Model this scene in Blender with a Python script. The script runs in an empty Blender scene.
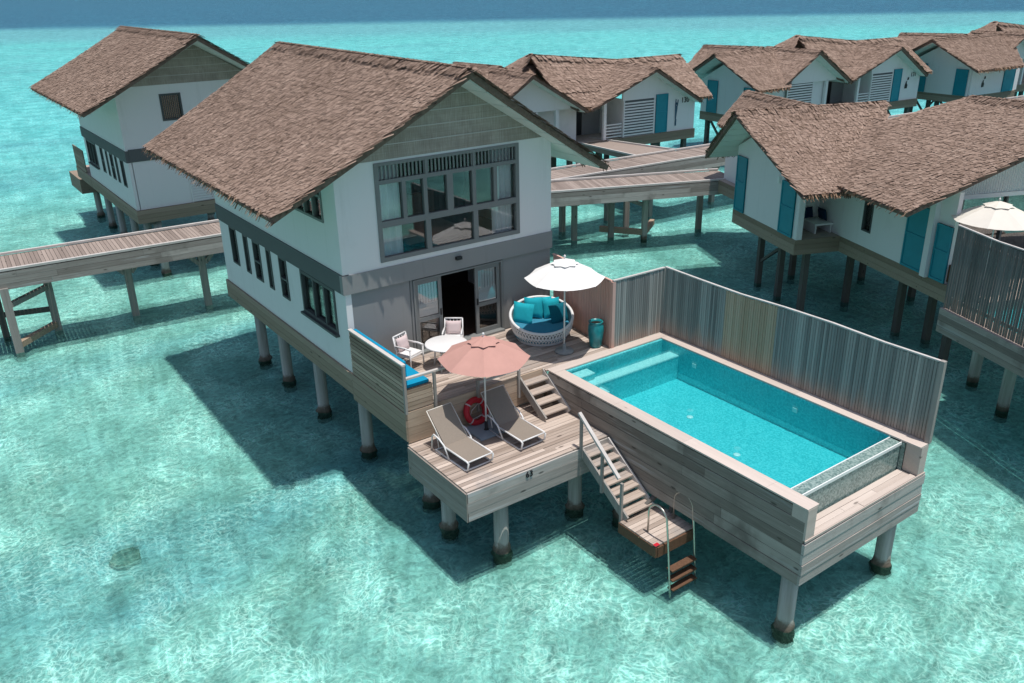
import bpy, math, random
from mathutils import Vector, Matrix
R = math.radians
rnd = random.Random(7)
scene = bpy.context.scene
COL = scene.collection

# ------------------------------------------------------------------ camera
cam_d = bpy.data.cameras.new('camera'); cam = bpy.data.objects.new('camera', cam_d); COL.objects.link(cam)
cam_d.sensor_width = 36.0; cam_d.lens = 30.05; cam_d.clip_start = .1; cam_d.clip_end = 20000
right = Vector((.81136, -.584258, -.01836)); down = Vector((-.24168, -.306692, -.920614)); fwd = Vector((.532246, .751387, -.390041))
cam.matrix_world = Matrix(((right.x, -down.x, -fwd.x, -8.84), (right.y, -down.y, -fwd.y, -20.2), (right.z, -down.z, -fwd.z, 13.0), (0, 0, 0, 1)))
scene.camera = cam

# ------------------------------------------------------------------ light
SUN_DIR = Vector((.035, -.2, 1)).normalized()
el = math.asin(SUN_DIR.z); az = math.atan2(SUN_DIR.x, SUN_DIR.y)
world = bpy.data.worlds.new('World'); scene.world = world; world.use_nodes = True
wn = world.node_tree.nodes; wl = world.node_tree.links
sky = wn.new('ShaderNodeTexSky'); sky.sky_type = 'NISHITA'; sky.sun_disc = False
sky.sun_elevation = el; sky.sun_rotation = az; sky.air_density = 1.0; sky.dust_density = 1.8; sky.ozone_density = 1.0
bg = wn['Background']; bg.inputs['Strength'].default_value = .095
wl.new(sky.outputs[0], bg.inputs['Color'])
sun_d = bpy.data.lights.new('sun', 'SUN'); sun = bpy.data.objects.new('sun', sun_d); COL.objects.link(sun)
sun_d.energy = 3.35; sun_d.angle = R(.5); sun_d.color = (1, .955, .9)
sun.rotation_euler = (-SUN_DIR).to_track_quat('-Z', 'Y').to_euler(); sun.location = SUN_DIR * 60
scene.view_settings.view_transform = 'Standard'; scene.view_settings.look = 'None'
scene.view_settings.exposure = 0.17; scene.view_settings.gamma = 1.0
scene.render.engine = 'CYCLES'
scene.cycles.use_denoising = True
scene.cycles.max_bounces = 10; scene.cycles.transparent_max_bounces = 16
scene.cycles.transmission_bounces = 8; scene.cycles.glossy_bounces = 4; scene.cycles.diffuse_bounces = 4
scene.cycles.caustics_reflective = False; scene.cycles.caustics_refractive = False
scene.cycles.sample_clamp_indirect = 6

# ------------------------------------------------------------------ materials
class NT:
    def __init__(s, name):
        s.m = bpy.data.materials.new(name); s.m.use_nodes = True
        s.n = s.m.node_tree.nodes; s.l = s.m.node_tree.links
        s.b = s.n['Principled BSDF']; s.out = s.n['Material Output']; s._tc = None
    def new(s, t, **k):
        x = s.n.new(t)
        for a, v in k.items(): setattr(x, a, v)
        return x
    def lk(s, a, b): s.l.new(a, b)
    def coord(s, kind='Object', scale=(1, 1, 1)):
        tc = s.new('ShaderNodeTexCoord'); mp = s.new('ShaderNodeMapping'); mp.inputs['Scale'].default_value = scale
        s.lk(tc.outputs[kind], mp.inputs['Vector']); return mp.outputs[0]
    def noise(s, vec, scale=1, detail=4, rough=.55, dist=0):
        x = s.new('ShaderNodeTexNoise'); s.lk(vec, x.inputs['Vector'])
        x.inputs['Scale'].default_value = scale; x.inputs['Detail'].default_value = detail
        x.inputs['Roughness'].default_value = rough; x.inputs['Distortion'].default_value = dist
        return x.outputs['Fac']
    def ramp(s, fac, stops, interp='LINEAR'):
        r = s.new('ShaderNodeValToRGB'); r.color_ramp.interpolation = interp; e = r.color_ramp.elements
        while len(e) > 1: e.remove(e[0])
        for i, (p, c) in enumerate(stops):
            k = e[0] if i == 0 else e.new(p)
            k.position = p; k.color = (c[0], c[1], c[2], 1) if hasattr(c, '__len__') else (c, c, c, 1)
        s.lk(fac, r.inputs['Fac']); return r.outputs['Color']
    def mix(s, fac, a, b, mode='MIX'):
        x = s.new('ShaderNodeMix', data_type='RGBA', blend_type=mode)
        for k, v in ((0, fac), (6, a), (7, b)):
            if hasattr(v, 'is_linked') or hasattr(v, 'links'): s.lk(v, x.inputs[k])
            elif k == 0: x.inputs[0].default_value = v
            else: x.inputs[k].default_value = (*v, 1)
        return x.outputs[2]
    def math(s, op, a, b=None, clamp=False):
        x = s.new('ShaderNodeMath', operation=op, use_clamp=clamp)
        for i, v in enumerate((a, b)):
            if v is None: continue
            if hasattr(v, 'links'): s.lk(v, x.inputs[i])
            else: x.inputs[i].default_value = v
        return x.outputs[0]
    def maprange(s, v, a, b, c=0, d=1, kind='SMOOTHSTEP'):
        x = s.new('ShaderNodeMapRange', interpolation_type=kind)
        s.lk(v, x.inputs[0])
        for i, q in enumerate((a, b, c, d)): x.inputs[i + 1].default_value = q
        return x.outputs[0]
    def island(s): return s.new('ShaderNodeNewGeometry').outputs['Random Per Island']
    def bump(s, h, strength=.3, dist=.02):
        x = s.new('ShaderNodeBump'); x.inputs['Strength'].default_value = strength; x.inputs['Distance'].default_value = dist
        s.lk(h, x.inputs['Height']); s.lk(x.outputs[0], s.b.inputs['Normal']); return x.outputs[0]
    def base(s, c, rough=.7, spec=.3):
        if hasattr(c, 'links'): s.lk(c, s.b.inputs['Base Color'])
        else: s.b.inputs['Base Color'].default_value = (*c, 1)
        s.b.inputs['Roughness'].default_value = rough; s.b.inputs['Specular IOR Level'].default_value = spec
        return s.m

def wood(name, lo, hi, axis='x', stain=None, sc=1.0, worn=None):
    t = NT(name)
    a = {'x': (.35, 9, 9), 'y': (9, .35, 9), 'z': (9, 9, .35)}[axis]
    g = t.noise(t.coord(scale=a), 1.4 * sc, 6, .65, .3)
    f = t.noise(t.coord(scale=tuple(q * 4 for q in a)), 1.6 * sc, 3, .6)
    i = t.island()
    v = t.math('ADD', t.math('MULTIPLY', g, .55), t.math('MULTIPLY', i, .5))
    v = t.math('ADD', v, t.math('MULTIPLY', t.math('SUBTRACT', f, .5), .35))
    c = t.ramp(v, [(.2, lo), (.55, [(p + q) / 2 for p, q in zip(lo, hi)]), (.85, hi)])
    big = t.noise(t.coord(), .7, 4, .6)
    if stain: c = t.mix(t.maprange(big, .5, .72), c, stain)
    if worn: c = t.mix(t.maprange(t.noise(t.coord(scale=a), .5, 5, .7), .56, .7), c, worn)
    kn = t.new('ShaderNodeTexVoronoi', feature='F1'); kn.inputs['Scale'].default_value = 1.1
    t.lk(t.coord(scale={'x': (1, 3, 3), 'y': (3, 1, 3), 'z': (3, 3, 1)}[axis]), kn.inputs['Vector'])
    c = t.mix(t.maprange(kn.outputs['Distance'], .05, .13, .75, 0), c, [q * .3 for q in lo])
    t.bump(t.math('ADD', g, f), .35, .01)
    return t.base(c, .82, .25)

def plain(name, col, rough=.6, spec=.35, var=.12, scale=2.5, metal=0, bumpy=0):
    t = NT(name)
    n = t.noise(t.coord(), scale, 5, .6)
    c = t.ramp(n, [(.25, [q * (1 - var) for q in col]), (.75, [min(1, q * (1 + var)) for q in col])])
    if bumpy: t.bump(t.noise(t.coord(), 60, 3), bumpy, .01)
    t.b.inputs['Metallic'].default_value = metal
    return t.base(c, rough, spec)

M = {}
M['deck_x'] = wood('deck_boards_along_x', (.27, .21, .17), (.64, .54, .465), 'x', stain=(.34, .31, .29))
M['deck_y'] = wood('deck_boards_along_y', (.27, .21, .17), (.64, .54, .465), 'y', stain=(.34, .31, .29))
M['walk_y'] = wood('walkway_boards', (.22, .175, .15), (.41, .335, .29), 'y')
M['fascia_x'] = wood('weathered_fascia_x', (.2, .175, .155), (.54, .51, .475), 'x', stain=(.24, .22, .2), worn=(.56, .56, .56))
M['fascia_y'] = wood('weathered_fascia_y', (.16, .135, .115), (.46, .41, .365), 'y', stain=(.2, .17, .15), worn=(.42, .41, .4))
M['skirt_x'] = wood('brown_skirt_x', (.22, .17, .12), (.38, .3, .23), 'x')
M['skirt_y'] = wood('brown_skirt_y', (.22, .17, .12), (.38, .3, .23), 'y')
M['tan_x'] = wood('tan_bench_x', (.23, .165, .115), (.58, .45, .34), 'x')
M['tan_y'] = wood('tan_bench_y', (.2, .15, .11), (.55, .44, .335), 'y')
M['post'] = wood('grey_post', (.2, .18, .16), (.46, .43, .4), 'z')
M['dark_post'] = wood('dark_post', (.08, .077, .07), (.18, .17, .155), 'z')
M['coping'] = wood('pale_coping_x', (.47, .39, .34), (.66, .57, .51), 'x', sc=.6)
M['coping_y'] = wood('pale_coping_y', (.47, .39, .34), (.66, .57, .51), 'y', sc=.6)
M['cap'] = plain('pale_cap', (.58, .55, .52), .7, .3, .12)
def wall_mat(name, col, dirt):
    t = NT(name)
    v = t.noise(t.coord('Object', (2.6, 2.6, .22)), 1.2, 6, .7); n = t.noise(t.coord(), .6, 5, .65)
    c = t.mix(t.maprange(v, .52, .8, 0, .5), col, dirt); c = t.mix(t.maprange(n, .55, .8, 0, .35), c, dirt)
    t.bump(t.noise(t.coord(), 40, 3), .08, .01); return t.base(c, .7, .25)
M['white'] = wall_mat('white_paint', (.81, .8, .785), (.64, .64, .61))
M['soffit'] = plain('soffit_paint', (.74, .74, .7), .7, .2, .04, 1.5)
M['grey'] = wall_mat('grey_render', (.275, .28, .275), (.21, .215, .21))
M['grey_frame'] = plain('grey_frame', (.21, .22, .215), .6, .3, .06)
M['dark_grey'] = plain('dark_grey_band', (.12, .13, .13), .75, .25, .05)
M['frame_dark'] = plain('dark_frame', (.09, .095, .095), .6, .3, .06)
M['teal'] = plain('teal_shutter_paint', (.012, .25, .32), .5, .35, .08)
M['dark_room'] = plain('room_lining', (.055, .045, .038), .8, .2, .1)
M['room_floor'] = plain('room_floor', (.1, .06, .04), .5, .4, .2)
M['black'] = plain('black_paint', (.015, .015, .017), .5, .4, .1)
M['white_metal'] = plain('white_metal', (.78, .77, .76), .4, .5, .02)
M['steel'] = plain('weathered_steel', (.5, .47, .43), .3, .5, .1, 6, metal=.9)
M['taupe'] = plain('taupe_sling', (.27, .23, .19), .85, .2, .06, 30, bumpy=.2)
M['cream'] = plain('cream_canvas', (.73, .69, .62), .9, .1, .04)
M['offwhite'] = plain('white_canvas', (.82, .81, .79), .9, .1, .02)
M['pink'] = plain('pink_canvas', (.54, .305, .26), .9, .1, .06)
M['pinkpad'] = plain('pale_pink_cushion', (.68, .55, .54), .9, .1, .05)
M['cyan'] = plain('turquoise_fabric', (.02, .42, .5), .85, .15, .08, 8)
M['cyan2'] = plain('mid_turquoise_fabric', (.015, .36, .44), .85, .15, .08, 8)
M['tealfab'] = plain('deep_teal_fabric', (.006, .13, .18), .85, .15, .08, 8)
M['seatfab'] = plain('blue_teal_mattress', (.05, .25, .37), .85, .15, .08, 8)
M['blue'] = plain('bright_blue_cushion', (.006, .27, .46), .85, .15, .05)
M['navy'] = plain('navy_fabric', (.01, .035, .075), .85, .15, .1)
M['red'] = plain('red_ring', (.52, .02, .035), .5, .4, .1)
M['concrete'] = plain('grey_concrete', (.3, .31, .3), .85, .2, .12, 9, bumpy=.3)
M['bluepad'] = plain('blue_grey_plate', (.27, .33, .38), .7, .3, .08)
M['ceramic'] = plain('teal_ceramic', (.014, .23, .25), .3, .6, .35, 5)
M['soil'] = plain('dark_soil', (.02, .017, .014), .9, .1, .3, 20)
M['curtain'] = plain('white_curtain', (.9, .91, .92), .9, .1, .04)
M['brown'] = plain('brown_rattan', (.14, .075, .045), .7, .3, .3, 20)
M['tile_white'] = plain('white_light_cover', (.85, .87, .85), .3, .5, .02)
M['tanbed'] = plain('tan_throw', (.36, .24, .16), .9, .1, .15)

def thatch_mat():
    t = NT('palm_thatch')
    i = t.island(); n = t.noise(t.coord(), .8, 5, .65); f = t.noise(t.coord(), 22, 3, .6)
    v = t.math('ADD', t.math('ADD', .1, t.math('MULTIPLY', i, .44)), t.math('MULTIPLY', t.math('SUBTRACT', n, .5), .6))
    v = t.math('ADD', v, t.math('MULTIPLY', f, .32))
    c = t.ramp(v, [(.05, (.14, .096, .072)), (.3, (.235, .166, .128)), (.55, (.32, .23, .182)), (.78, (.4, .297, .238)), (1, (.51, .395, .315))])
    return t.base(c, .95, .1)
M['thatch'] = thatch_mat()
def fringe_mat():
    t = NT('palm_fringe')
    v = t.math('ADD', t.math('MULTIPLY', t.island(), .75), t.math('MULTIPLY', t.noise(t.coord(), 20, 3), .3))
    c = t.ramp(v, [(.1, (.07, .042, .027)), (.5, (.24, .15, .1)), (.95, (.42, .29, .2))])
    return t.base(c, .95, .1)
M['fringe'] = fringe_mat()
M['thatch_core'] = plain('thatch_core', (.2, .145, .115), .95, .1, .3, 12)
def clad_mat():
    t = NT('woven_gable_matting')
    g = t.noise(t.coord(scale=(16, 16, .8)), 2.2, 5, .7); h = t.noise(t.coord(scale=(.6, .6, 30)), 1, 3); n = t.noise(t.coord(), 1.3, 4)
    v = t.math('ADD', t.math('ADD', t.math('MULTIPLY', g, .5), t.math('MULTIPLY', h, .2)), t.math('MULTIPLY', n, .35))
    c = t.ramp(v, [(.3, (.19, .16, .135)), (.52, (.37, .325, .28)), (.72, (.58, .52, .46))])
    t.bump(g, .5, .02); return t.base(c, .9, .15)
M['clad'] = clad_mat()
def corr_mat():
    t = NT('white_vertical_battens')
    w = t.new('ShaderNodeTexWave', wave_type='BANDS', bands_direction='X'); w.inputs['Scale'].default_value = 3.2
    t.lk(t.coord(), w.inputs['Vector']); t.bump(w.outputs['Fac'], .8, .05); return t.base((.74, .75, .74), .7, .2)
M['battens'] = corr_mat()
def pile_mat():
    t = NT('concrete_pile')
    g = t.new('ShaderNodeNewGeometry'); s = t.new('ShaderNodeSeparateXYZ'); t.lk(g.outputs['Position'], s.inputs[0])
    n = t.noise(t.coord('Object'), 5, 5, .7); st = t.noise(t.coord('Object', (8, 8, .5)), 1.2, 4, .6)
    z = t.math('ADD', s.outputs['Z'], t.math('MULTIPLY', t.math('SUBTRACT', n, .5), .5))
    c = t.ramp(st, [(.3, (.36, .355, .31)), (.7, (.56, .56, .52))])
    c = t.mix(t.maprange(z, -.3, -.08), (.17, .14, .11), c)
    c = t.mix(t.maprange(z, -.46, -.3), (.07, .072, .055), c)
    t.bump(n, .4, .04); return t.base(c, .85, .2)
M['pile'] = pile_mat()
def fence_mat(name, lo, hi):
    t = NT(name); i = t.island()
    g = t.noise(t.coord(scale=(12, 12, .35)), 1.3, 5, .7)
    pn = t.noise(t.coord(scale=(.9, .9, .03)), 1, 3, .6)
    v = t.math('ADD', t.math('ADD', t.math('MULTIPLY', i, .4), t.math('MULTIPLY', t.math('SUBTRACT', pn, .5), .9)), t.math('MULTIPLY', g, .55))
    c = t.ramp(v, [(.15, lo), (.8, hi)])
    g2 = t.new('ShaderNodeNewGeometry'); s = t.new('ShaderNodeSeparateXYZ'); t.lk(g2.outputs['Position'], s.inputs[0])
    n = t.noise(t.coord('Object', (3, 3, .2)), 1, 3)
    z = t.math('ADD', s.outputs['Z'], t.math('MULTIPLY', t.math('SUBTRACT', n, .5), 1.8))
    c = t.mix(t.maprange(z, 3.05, 3.7, .5, 0), c, (.4, .28, .22))      # rust coloured splash stain at the foot
    t.bump(g, .3, .01); return t.base(c, .8, .25)
M['fence'] = fence_mat('grey_blue_fence_boards', (.13, .133, .13), (.42, .41, .385))
M['fence_tan'] = fence_mat('newer_tan_fence_boards', (.4, .28, .19), (.56, .42, .31))
M['fence_red'] = fence_mat('reddish_fence_boards', (.62, .36, .3), (.76, .48, .41))
M['fence_dark'] = fence_mat('dark_fence_boards', (.1, .105, .1), (.22, .22, .21))

def glass_mat(name, tint=(.75, .82, .82), lo=.06, hi=.45):
    t = NT(name)
    tr = t.new('ShaderNodeBsdfTransparent'); tr.inputs[0].default_value = (*tint, 1)
    gl = t.new('ShaderNodeBsdfGlossy'); gl.inputs['Roughness'].default_value = .02
    f = t.new('ShaderNodeFresnel'); f.inputs[0].default_value = 1.5
    mx = t.new('ShaderNodeMixShader'); t.lk(t.maprange(f.outputs[0], .0, 1, lo, hi, 'LINEAR'), mx.inputs[0])
    t.lk(tr.outputs[0], mx.inputs[1]); t.lk(gl.outputs[0], mx.inputs[2]); t.lk(mx.outputs[0], t.out.inputs['Surface']); return t.m
M['glass'] = glass_mat('window_glass', (.97, .98, .98), .06, .75)

def pool_tile(name, a, b, c_):
    t = NT(name)
    v = t.new('ShaderNodeTexVoronoi', feature='F1', distance='CHEBYCHEV'); v.inputs['Scale'].default_value = 26; v.inputs['Randomness'].default_value = .12
    t.lk(t.coord(), v.inputs['Vector'])
    s = t.new('ShaderNodeSeparateColor'); t.lk(v.outputs['Color'], s.inputs[0])
    n = t.noise(t.coord(), 2.0, 4)
    q = t.math('ADD', t.math('MULTIPLY', s.outputs[0], .7), t.math('MULTIPLY', n, .4))
    return t.base(t.ramp(q, [(.15, a), (.5, b), (.9, c_)]), .25, .5)
M['tile'] = pool_tile('pool_mosaic', (.05, .46, .5), (.085, .57, .61), (.15, .68, .71))
M['tile_step'] = pool_tile('pool_step_mosaic', (.4, .66, .66), (.52, .76, .75), (.64, .84, .82))
M['tile_end'] = pool_tile('pool_end_mosaic', (.1, .17, .16), (.2, .3, .28), (.33, .43, .4))

def water_mat(name, sea=True):
    t = NT(name)
    P = t.coord('Object')
    if sea:
        n1 = t.noise(P, .55, 6, .62, .4); n2 = t.noise(t.coord('Object', (1.0, 1.6, 1)), 2.6, 5, .6, .5)
        h = t.math('ADD', t.math('MULTIPLY', n1, .55), t.math('MULTIPLY', n2, .45))
        bp = t.new('ShaderNodeBump'); bp.inputs['Strength'].default_value = .8; bp.inputs['Distance'].default_value = .12; t.lk(h, bp.inputs['Height'])
        # how deep the lagoon is decides how it colours the light: shallow by the villas, open lagoon, reef edge, deep sea
        sp = t.new('ShaderNodeSeparateXYZ'); t.lk(P, sp.inputs[0])
        w = t.math('ADD', t.math('MULTIPLY', sp.outputs['X'], .617), t.math('MULTIPLY', sp.outputs['Y'], .787))
        wob = t.math('MULTIPLY', t.math('SUBTRACT', t.noise(t.coord('Object', (.02, .035, 1)), 1, 6, .65), .5), 60)
        w2 = t.math('ADD', w, wob)
        c = t.mix(t.maprange(w2, 8, 70), (.475, .805, .79), (.37, .835, .875))
        c = t.mix(t.maprange(w2, 205, 250), c, (.37, .72, .8))
        c = t.mix(t.maprange(w2, 284, 335), c, (.3, .54, .64))
        patch = t.noise(t.coord('Object', (.05, .16, 1)), .8, 5, .6)
        c = t.mix(t.math('MULTIPLY', t.maprange(patch, .5, .68), .6), c, (.31, .64, .72))
        streak = t.noise(t.coord('Object', (.22, .3, 1)), 1, 5, .65, .5)
        c = t.mix(t.math('MULTIPLY', t.math('MULTIPLY', t.maprange(streak, .48, .66), t.maprange(w, 25, 60)), .4), c, (.36, .74, .8))
        # caustic lines and light and dark wave facets painted into the water's tint
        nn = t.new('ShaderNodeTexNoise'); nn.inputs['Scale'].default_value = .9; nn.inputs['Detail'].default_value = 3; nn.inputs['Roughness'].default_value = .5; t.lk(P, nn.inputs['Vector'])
        def caustic_net(scale, warp, wid):
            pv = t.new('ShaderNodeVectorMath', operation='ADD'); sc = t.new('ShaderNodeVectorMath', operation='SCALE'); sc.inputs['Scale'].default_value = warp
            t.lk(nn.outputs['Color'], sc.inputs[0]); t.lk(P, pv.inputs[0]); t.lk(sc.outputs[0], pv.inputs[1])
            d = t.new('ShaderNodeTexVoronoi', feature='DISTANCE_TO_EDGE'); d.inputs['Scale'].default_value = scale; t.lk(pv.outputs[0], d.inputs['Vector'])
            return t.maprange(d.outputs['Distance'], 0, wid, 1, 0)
        def facet_tone(scale, warp):
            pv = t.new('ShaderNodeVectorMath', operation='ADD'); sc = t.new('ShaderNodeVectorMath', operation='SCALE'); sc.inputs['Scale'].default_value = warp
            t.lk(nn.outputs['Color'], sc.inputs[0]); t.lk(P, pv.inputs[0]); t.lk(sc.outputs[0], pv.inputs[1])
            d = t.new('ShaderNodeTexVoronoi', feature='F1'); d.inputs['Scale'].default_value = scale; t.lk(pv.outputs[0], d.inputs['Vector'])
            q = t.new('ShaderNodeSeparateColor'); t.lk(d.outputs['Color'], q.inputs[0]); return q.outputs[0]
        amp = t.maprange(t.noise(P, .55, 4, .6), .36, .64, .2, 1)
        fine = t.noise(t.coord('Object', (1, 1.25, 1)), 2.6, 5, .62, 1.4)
        n1_, n2_ = caustic_net(2.3, 1.9, .13), caustic_net(4.4, 2.6, .16)
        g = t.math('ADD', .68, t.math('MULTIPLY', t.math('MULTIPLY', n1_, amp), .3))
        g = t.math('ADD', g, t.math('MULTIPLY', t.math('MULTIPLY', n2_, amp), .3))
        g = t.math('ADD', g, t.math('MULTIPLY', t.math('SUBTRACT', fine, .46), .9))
        g = t.math('ADD', g, t.math('MULTIPLY', facet_tone(3.6, 2.4), .2))
        g = t.math('ADD', g, t.math('MULTIPLY', facet_tone(8, 2.4), .2))
        c = t.mix(t.math('MULTIPLY', t.math('MULTIPLY', n2_, amp), .4), c, (.9, 1.0, 1.0))  # whitish glints painted along the finer caustic lines
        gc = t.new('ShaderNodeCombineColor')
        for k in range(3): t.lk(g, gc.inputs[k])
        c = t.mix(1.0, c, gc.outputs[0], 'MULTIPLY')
        lo, hi = .0, .2
    else:
        h = t.noise(P, 2.2, 4, .55, .3)
        bp = t.new('ShaderNodeBump'); bp.inputs['Strength'].default_value = .35; bp.inputs['Distance'].default_value = .04; t.lk(h, bp.inputs['Height'])
        rg = t.new('ShaderNodeRGB'); rg.outputs[0].default_value = (.64, .965, .985, 1); c = rg.outputs[0]; lo, hi = .0, .5
    kt, kr, fr_ = (1.4, 1.0, .5) if sea else (1.15, .6, .25)
    tr = t.new('ShaderNodeBsdfTransparent'); t.lk(t.mix(1.0, c, (kt,) * 3, 'MULTIPLY'), tr.inputs[0])
    rf = t.new('ShaderNodeBsdfRefraction'); rf.inputs['IOR'].default_value = 1.16 if sea else 1.06; rf.inputs['Roughness'].default_value = 0
    t.lk(t.mix(1.0, c, (kr,) * 3, 'MULTIPLY'), rf.inputs['Color']); t.lk(bp.outputs[0], rf.inputs['Normal'])
    m1 = t.new('ShaderNodeMixShader'); m1.inputs[0].default_value = fr_
    t.lk(tr.outputs[0], m1.inputs[1]); t.lk(rf.outputs[0], m1.inputs[2])
    gl = t.new('ShaderNodeBsdfGlossy'); gl.inputs['Roughness'].default_value = .06; t.lk(bp.outputs[0], gl.inputs['Normal'])
    f = t.new('ShaderNodeFresnel'); f.inputs[0].default_value = 1.33; t.lk(bp.outputs[0], f.inputs['Normal'])
    m2 = t.new('ShaderNodeMixShader'); t.lk(t.maprange(f.outputs[0], 0, 1, lo, hi, 'LINEAR'), m2.inputs[0])
    t.lk(m1.outputs[0], m2.inputs[1]); t.lk(gl.outputs[0], m2.inputs[2]); t.lk(m2.outputs[0], t.out.inputs['Surface'])
    return t.m
M['sea'] = water_mat('sea_water_surface'); M['poolwater'] = water_mat('pool_water_surface', False)

def bed_mat():
    t = NT('sand_and_coral_rubble')
    P = t.coord('Object')
    a = t.noise(P, .16, 6, .68, .6); b = t.noise(P, 1.1, 6, .7, 1.0); d = t.noise(P, 4.5, 4, .65, .6)
    c = t.ramp(b, [(.3, (.66, .65, .57)), (.5, (.8, .78, .7)), (.68, (.88, .87, .8))])
    c = t.mix(t.maprange(a, .46, .64, 0, .42), c, (.36, .35, .27))
    c = t.mix(t.maprange(d, .52, .7, 0, .6), c, (.3, .32, .27))
    c = t.mix(t.maprange(d, .28, .4, .4, 0), c, (.86, .85, .78))
    sp = t.new('ShaderNodeSeparateXYZ'); t.lk(P, sp.inputs[0])
    w = t.math('ADD', t.math('MULTIPLY', sp.outputs['X'], .617), t.math('MULTIPLY', sp.outputs['Y'], .787))
    c = t.mix(t.maprange(w, 12, 60, 0, .8), c, (.8, .8, .74))
    c = t.mix(t.maprange(w, 284, 330), c, (.3, .45, .55))
    return t.base(c, .95, .1)
M['bed'] = bed_mat()

# ------------------------------------------------------------------ mesh helpers
V = Vector
class MB:
    def __init__(s): s.v = []; s.f = []; s.mi = []; s.m = 0; s.smooth = False; s.sm = []
    def add(s, vs, fs):
        n = len(s.v); s.v += [V(p) for p in vs]
        for f in fs: s.f.append([n + i for i in f]); s.mi.append(s.m); s.sm.append(s.smooth)
        return s
    def quad(s, a, b, c, d): return s.add((a, b, c, d), ((0, 1, 2, 3),))
    def box(s, x0, y0, z0, x1, y1, z1):
        x0, x1 = min(x0, x1), max(x0, x1); y0, y1 = min(y0, y1), max(y0, y1); z0, z1 = min(z0, z1), max(z0, z1)
        return s.add([(x0, y0, z0), (x1, y0, z0), (x1, y1, z0), (x0, y1, z0), (x0, y0, z1), (x1, y0, z1), (x1, y1, z1), (x0, y1, z1)],
                     ((3, 2, 1, 0), (4, 5, 6, 7), (0, 1, 5, 4), (1, 2, 6, 5), (2, 3, 7, 6), (3, 0, 4, 7)))
    def hexa(s, a, b):                                        # two matching quads, a below b
        return s.add(list(a) + list(b), ((3, 2, 1, 0), (4, 5, 6, 7), (0, 1, 5, 4), (1, 2, 6, 5), (2, 3, 7, 6), (3, 0, 4, 7)))
    def bar(s, p, q, w, h, up=(0, 0, 1)):                      # square bar from p to q
        p, q = V(p), V(q); d = (q - p).normalized(); u = V(up)
        if abs(d.dot(u)) > .95: u = V((0, 1, 0))
        x = d.cross(u).normalized(); u = x.cross(d).normalized()
        k = [(-x * w + -u * h) / 2, (x * w - u * h) / 2, (x * w + u * h) / 2, (-x * w + u * h) / 2]
        return s.hexa([p + e for e in k][::-1], [q + e for e in k][::-1])
    def tube(s, pts, r, n=8, cap=True, closed=False):
        pts = [V(p) for p in pts]; m = len(pts); rs = r if hasattr(r, '__len__') else [r] * m
        rings = []; prev = None
        for i, p in enumerate(pts):
            if closed: d = (pts[(i + 1) % m] - pts[i - 1]).normalized()
            else: d = (pts[min(i + 1, m - 1)] - pts[max(i - 1, 0)]).normalized()
            if prev is None:
                u = V((0, 0, 1)) if abs(d.z) < .9 else V((1, 0, 0)); x = d.cross(u).normalized()
            else: x = (prev - d * prev.dot(d)).normalized()
            y = d.cross(x); prev = x
            rings.append([p + (x * math.cos(2 * math.pi * k / n) + y * math.sin(2 * math.pi * k / n)) * rs[i] for k in range(n)])
        vs = [q for r_ in rings for q in r_]; fs = []
        for i in range(m if closed else m - 1):
            a = i * n; b = ((i + 1) % m) * n
            for k in range(n): fs.append((a + k, a + (k + 1) % n, b + (k + 1) % n, b + k))
        if cap and not closed: fs.append(tuple(range(n))[::-1]); fs.append(tuple(range((m - 1) * n, m * n)))
        sm = s.smooth; s.smooth = True; s.add(vs, fs); s.smooth = sm; return s
    def lathe(s, prof, n=20, c=(0, 0, 0), cap=True):
        vs = []; fs = []; c = V(c)
        for r, z in prof:
            for k in range(n): a = 2 * math.pi * k / n; vs.append(c + V((r * math.cos(a), r * math.sin(a), z)))
        for i in range(len(prof) - 1):
            for k in range(n): fs.append((i * n + k, i * n + (k + 1) % n, (i + 1) * n + (k + 1) % n, (i + 1) * n + k))
        if cap: fs.append(tuple(range(n))[::-1]); fs.append(tuple(range((len(prof) - 1) * n, len(prof) * n)))
        sm = s.smooth; s.smooth = True; s.add(vs, fs); s.smooth = sm; return s
    def prism(s, poly, d):                                     # planar polygon extruded by vector d
        n = len(poly); poly = [V(p) for p in poly]; d = V(d)
        return s.add(poly + [p + d for p in poly], [tuple(range(n))[::-1], tuple(range(n, 2 * n))] + [(i, (i + 1) % n, n + (i + 1) % n, n + i) for i in range(n)])
    def pillow(s, c, w, h, t, rx=0, rz=0, n=8):
        m = Matrix.Translation(V(c)) @ Matrix.Rotation(rz, 4, 'Z') @ Matrix.Rotation(rx, 4, 'X')
        vs = []; fs = []
        for side in (1, -1):
            for i in range(n + 1):
                for j in range(n + 1):
                    u = i / n * 2 - 1; v = j / n * 2 - 1
                    k = (max(0, (1 - u ** 4)) * max(0, (1 - v ** 4))) ** .5
                    pin = 1 - .07 * (1 - abs(u)) * abs(v) ** 3 * 1.0
                    vs.append(m @ V((u * w / 2 * (1 - .06 * (1 - v * v) * abs(u) ** 3), side * t / 2 * k, v * h / 2 * pin)))
        N = (n + 1) ** 2
        for q in (0, N):
            for i in range(n):
                for j in range(n):
                    a = q + i * (n + 1) + j; f = (a, a + 1, a + n + 2, a + n + 1); fs.append(f if q else f[::-1])
        sm = s.smooth; s.smooth = True; s.add(vs, fs); s.smooth = sm; return s
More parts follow.
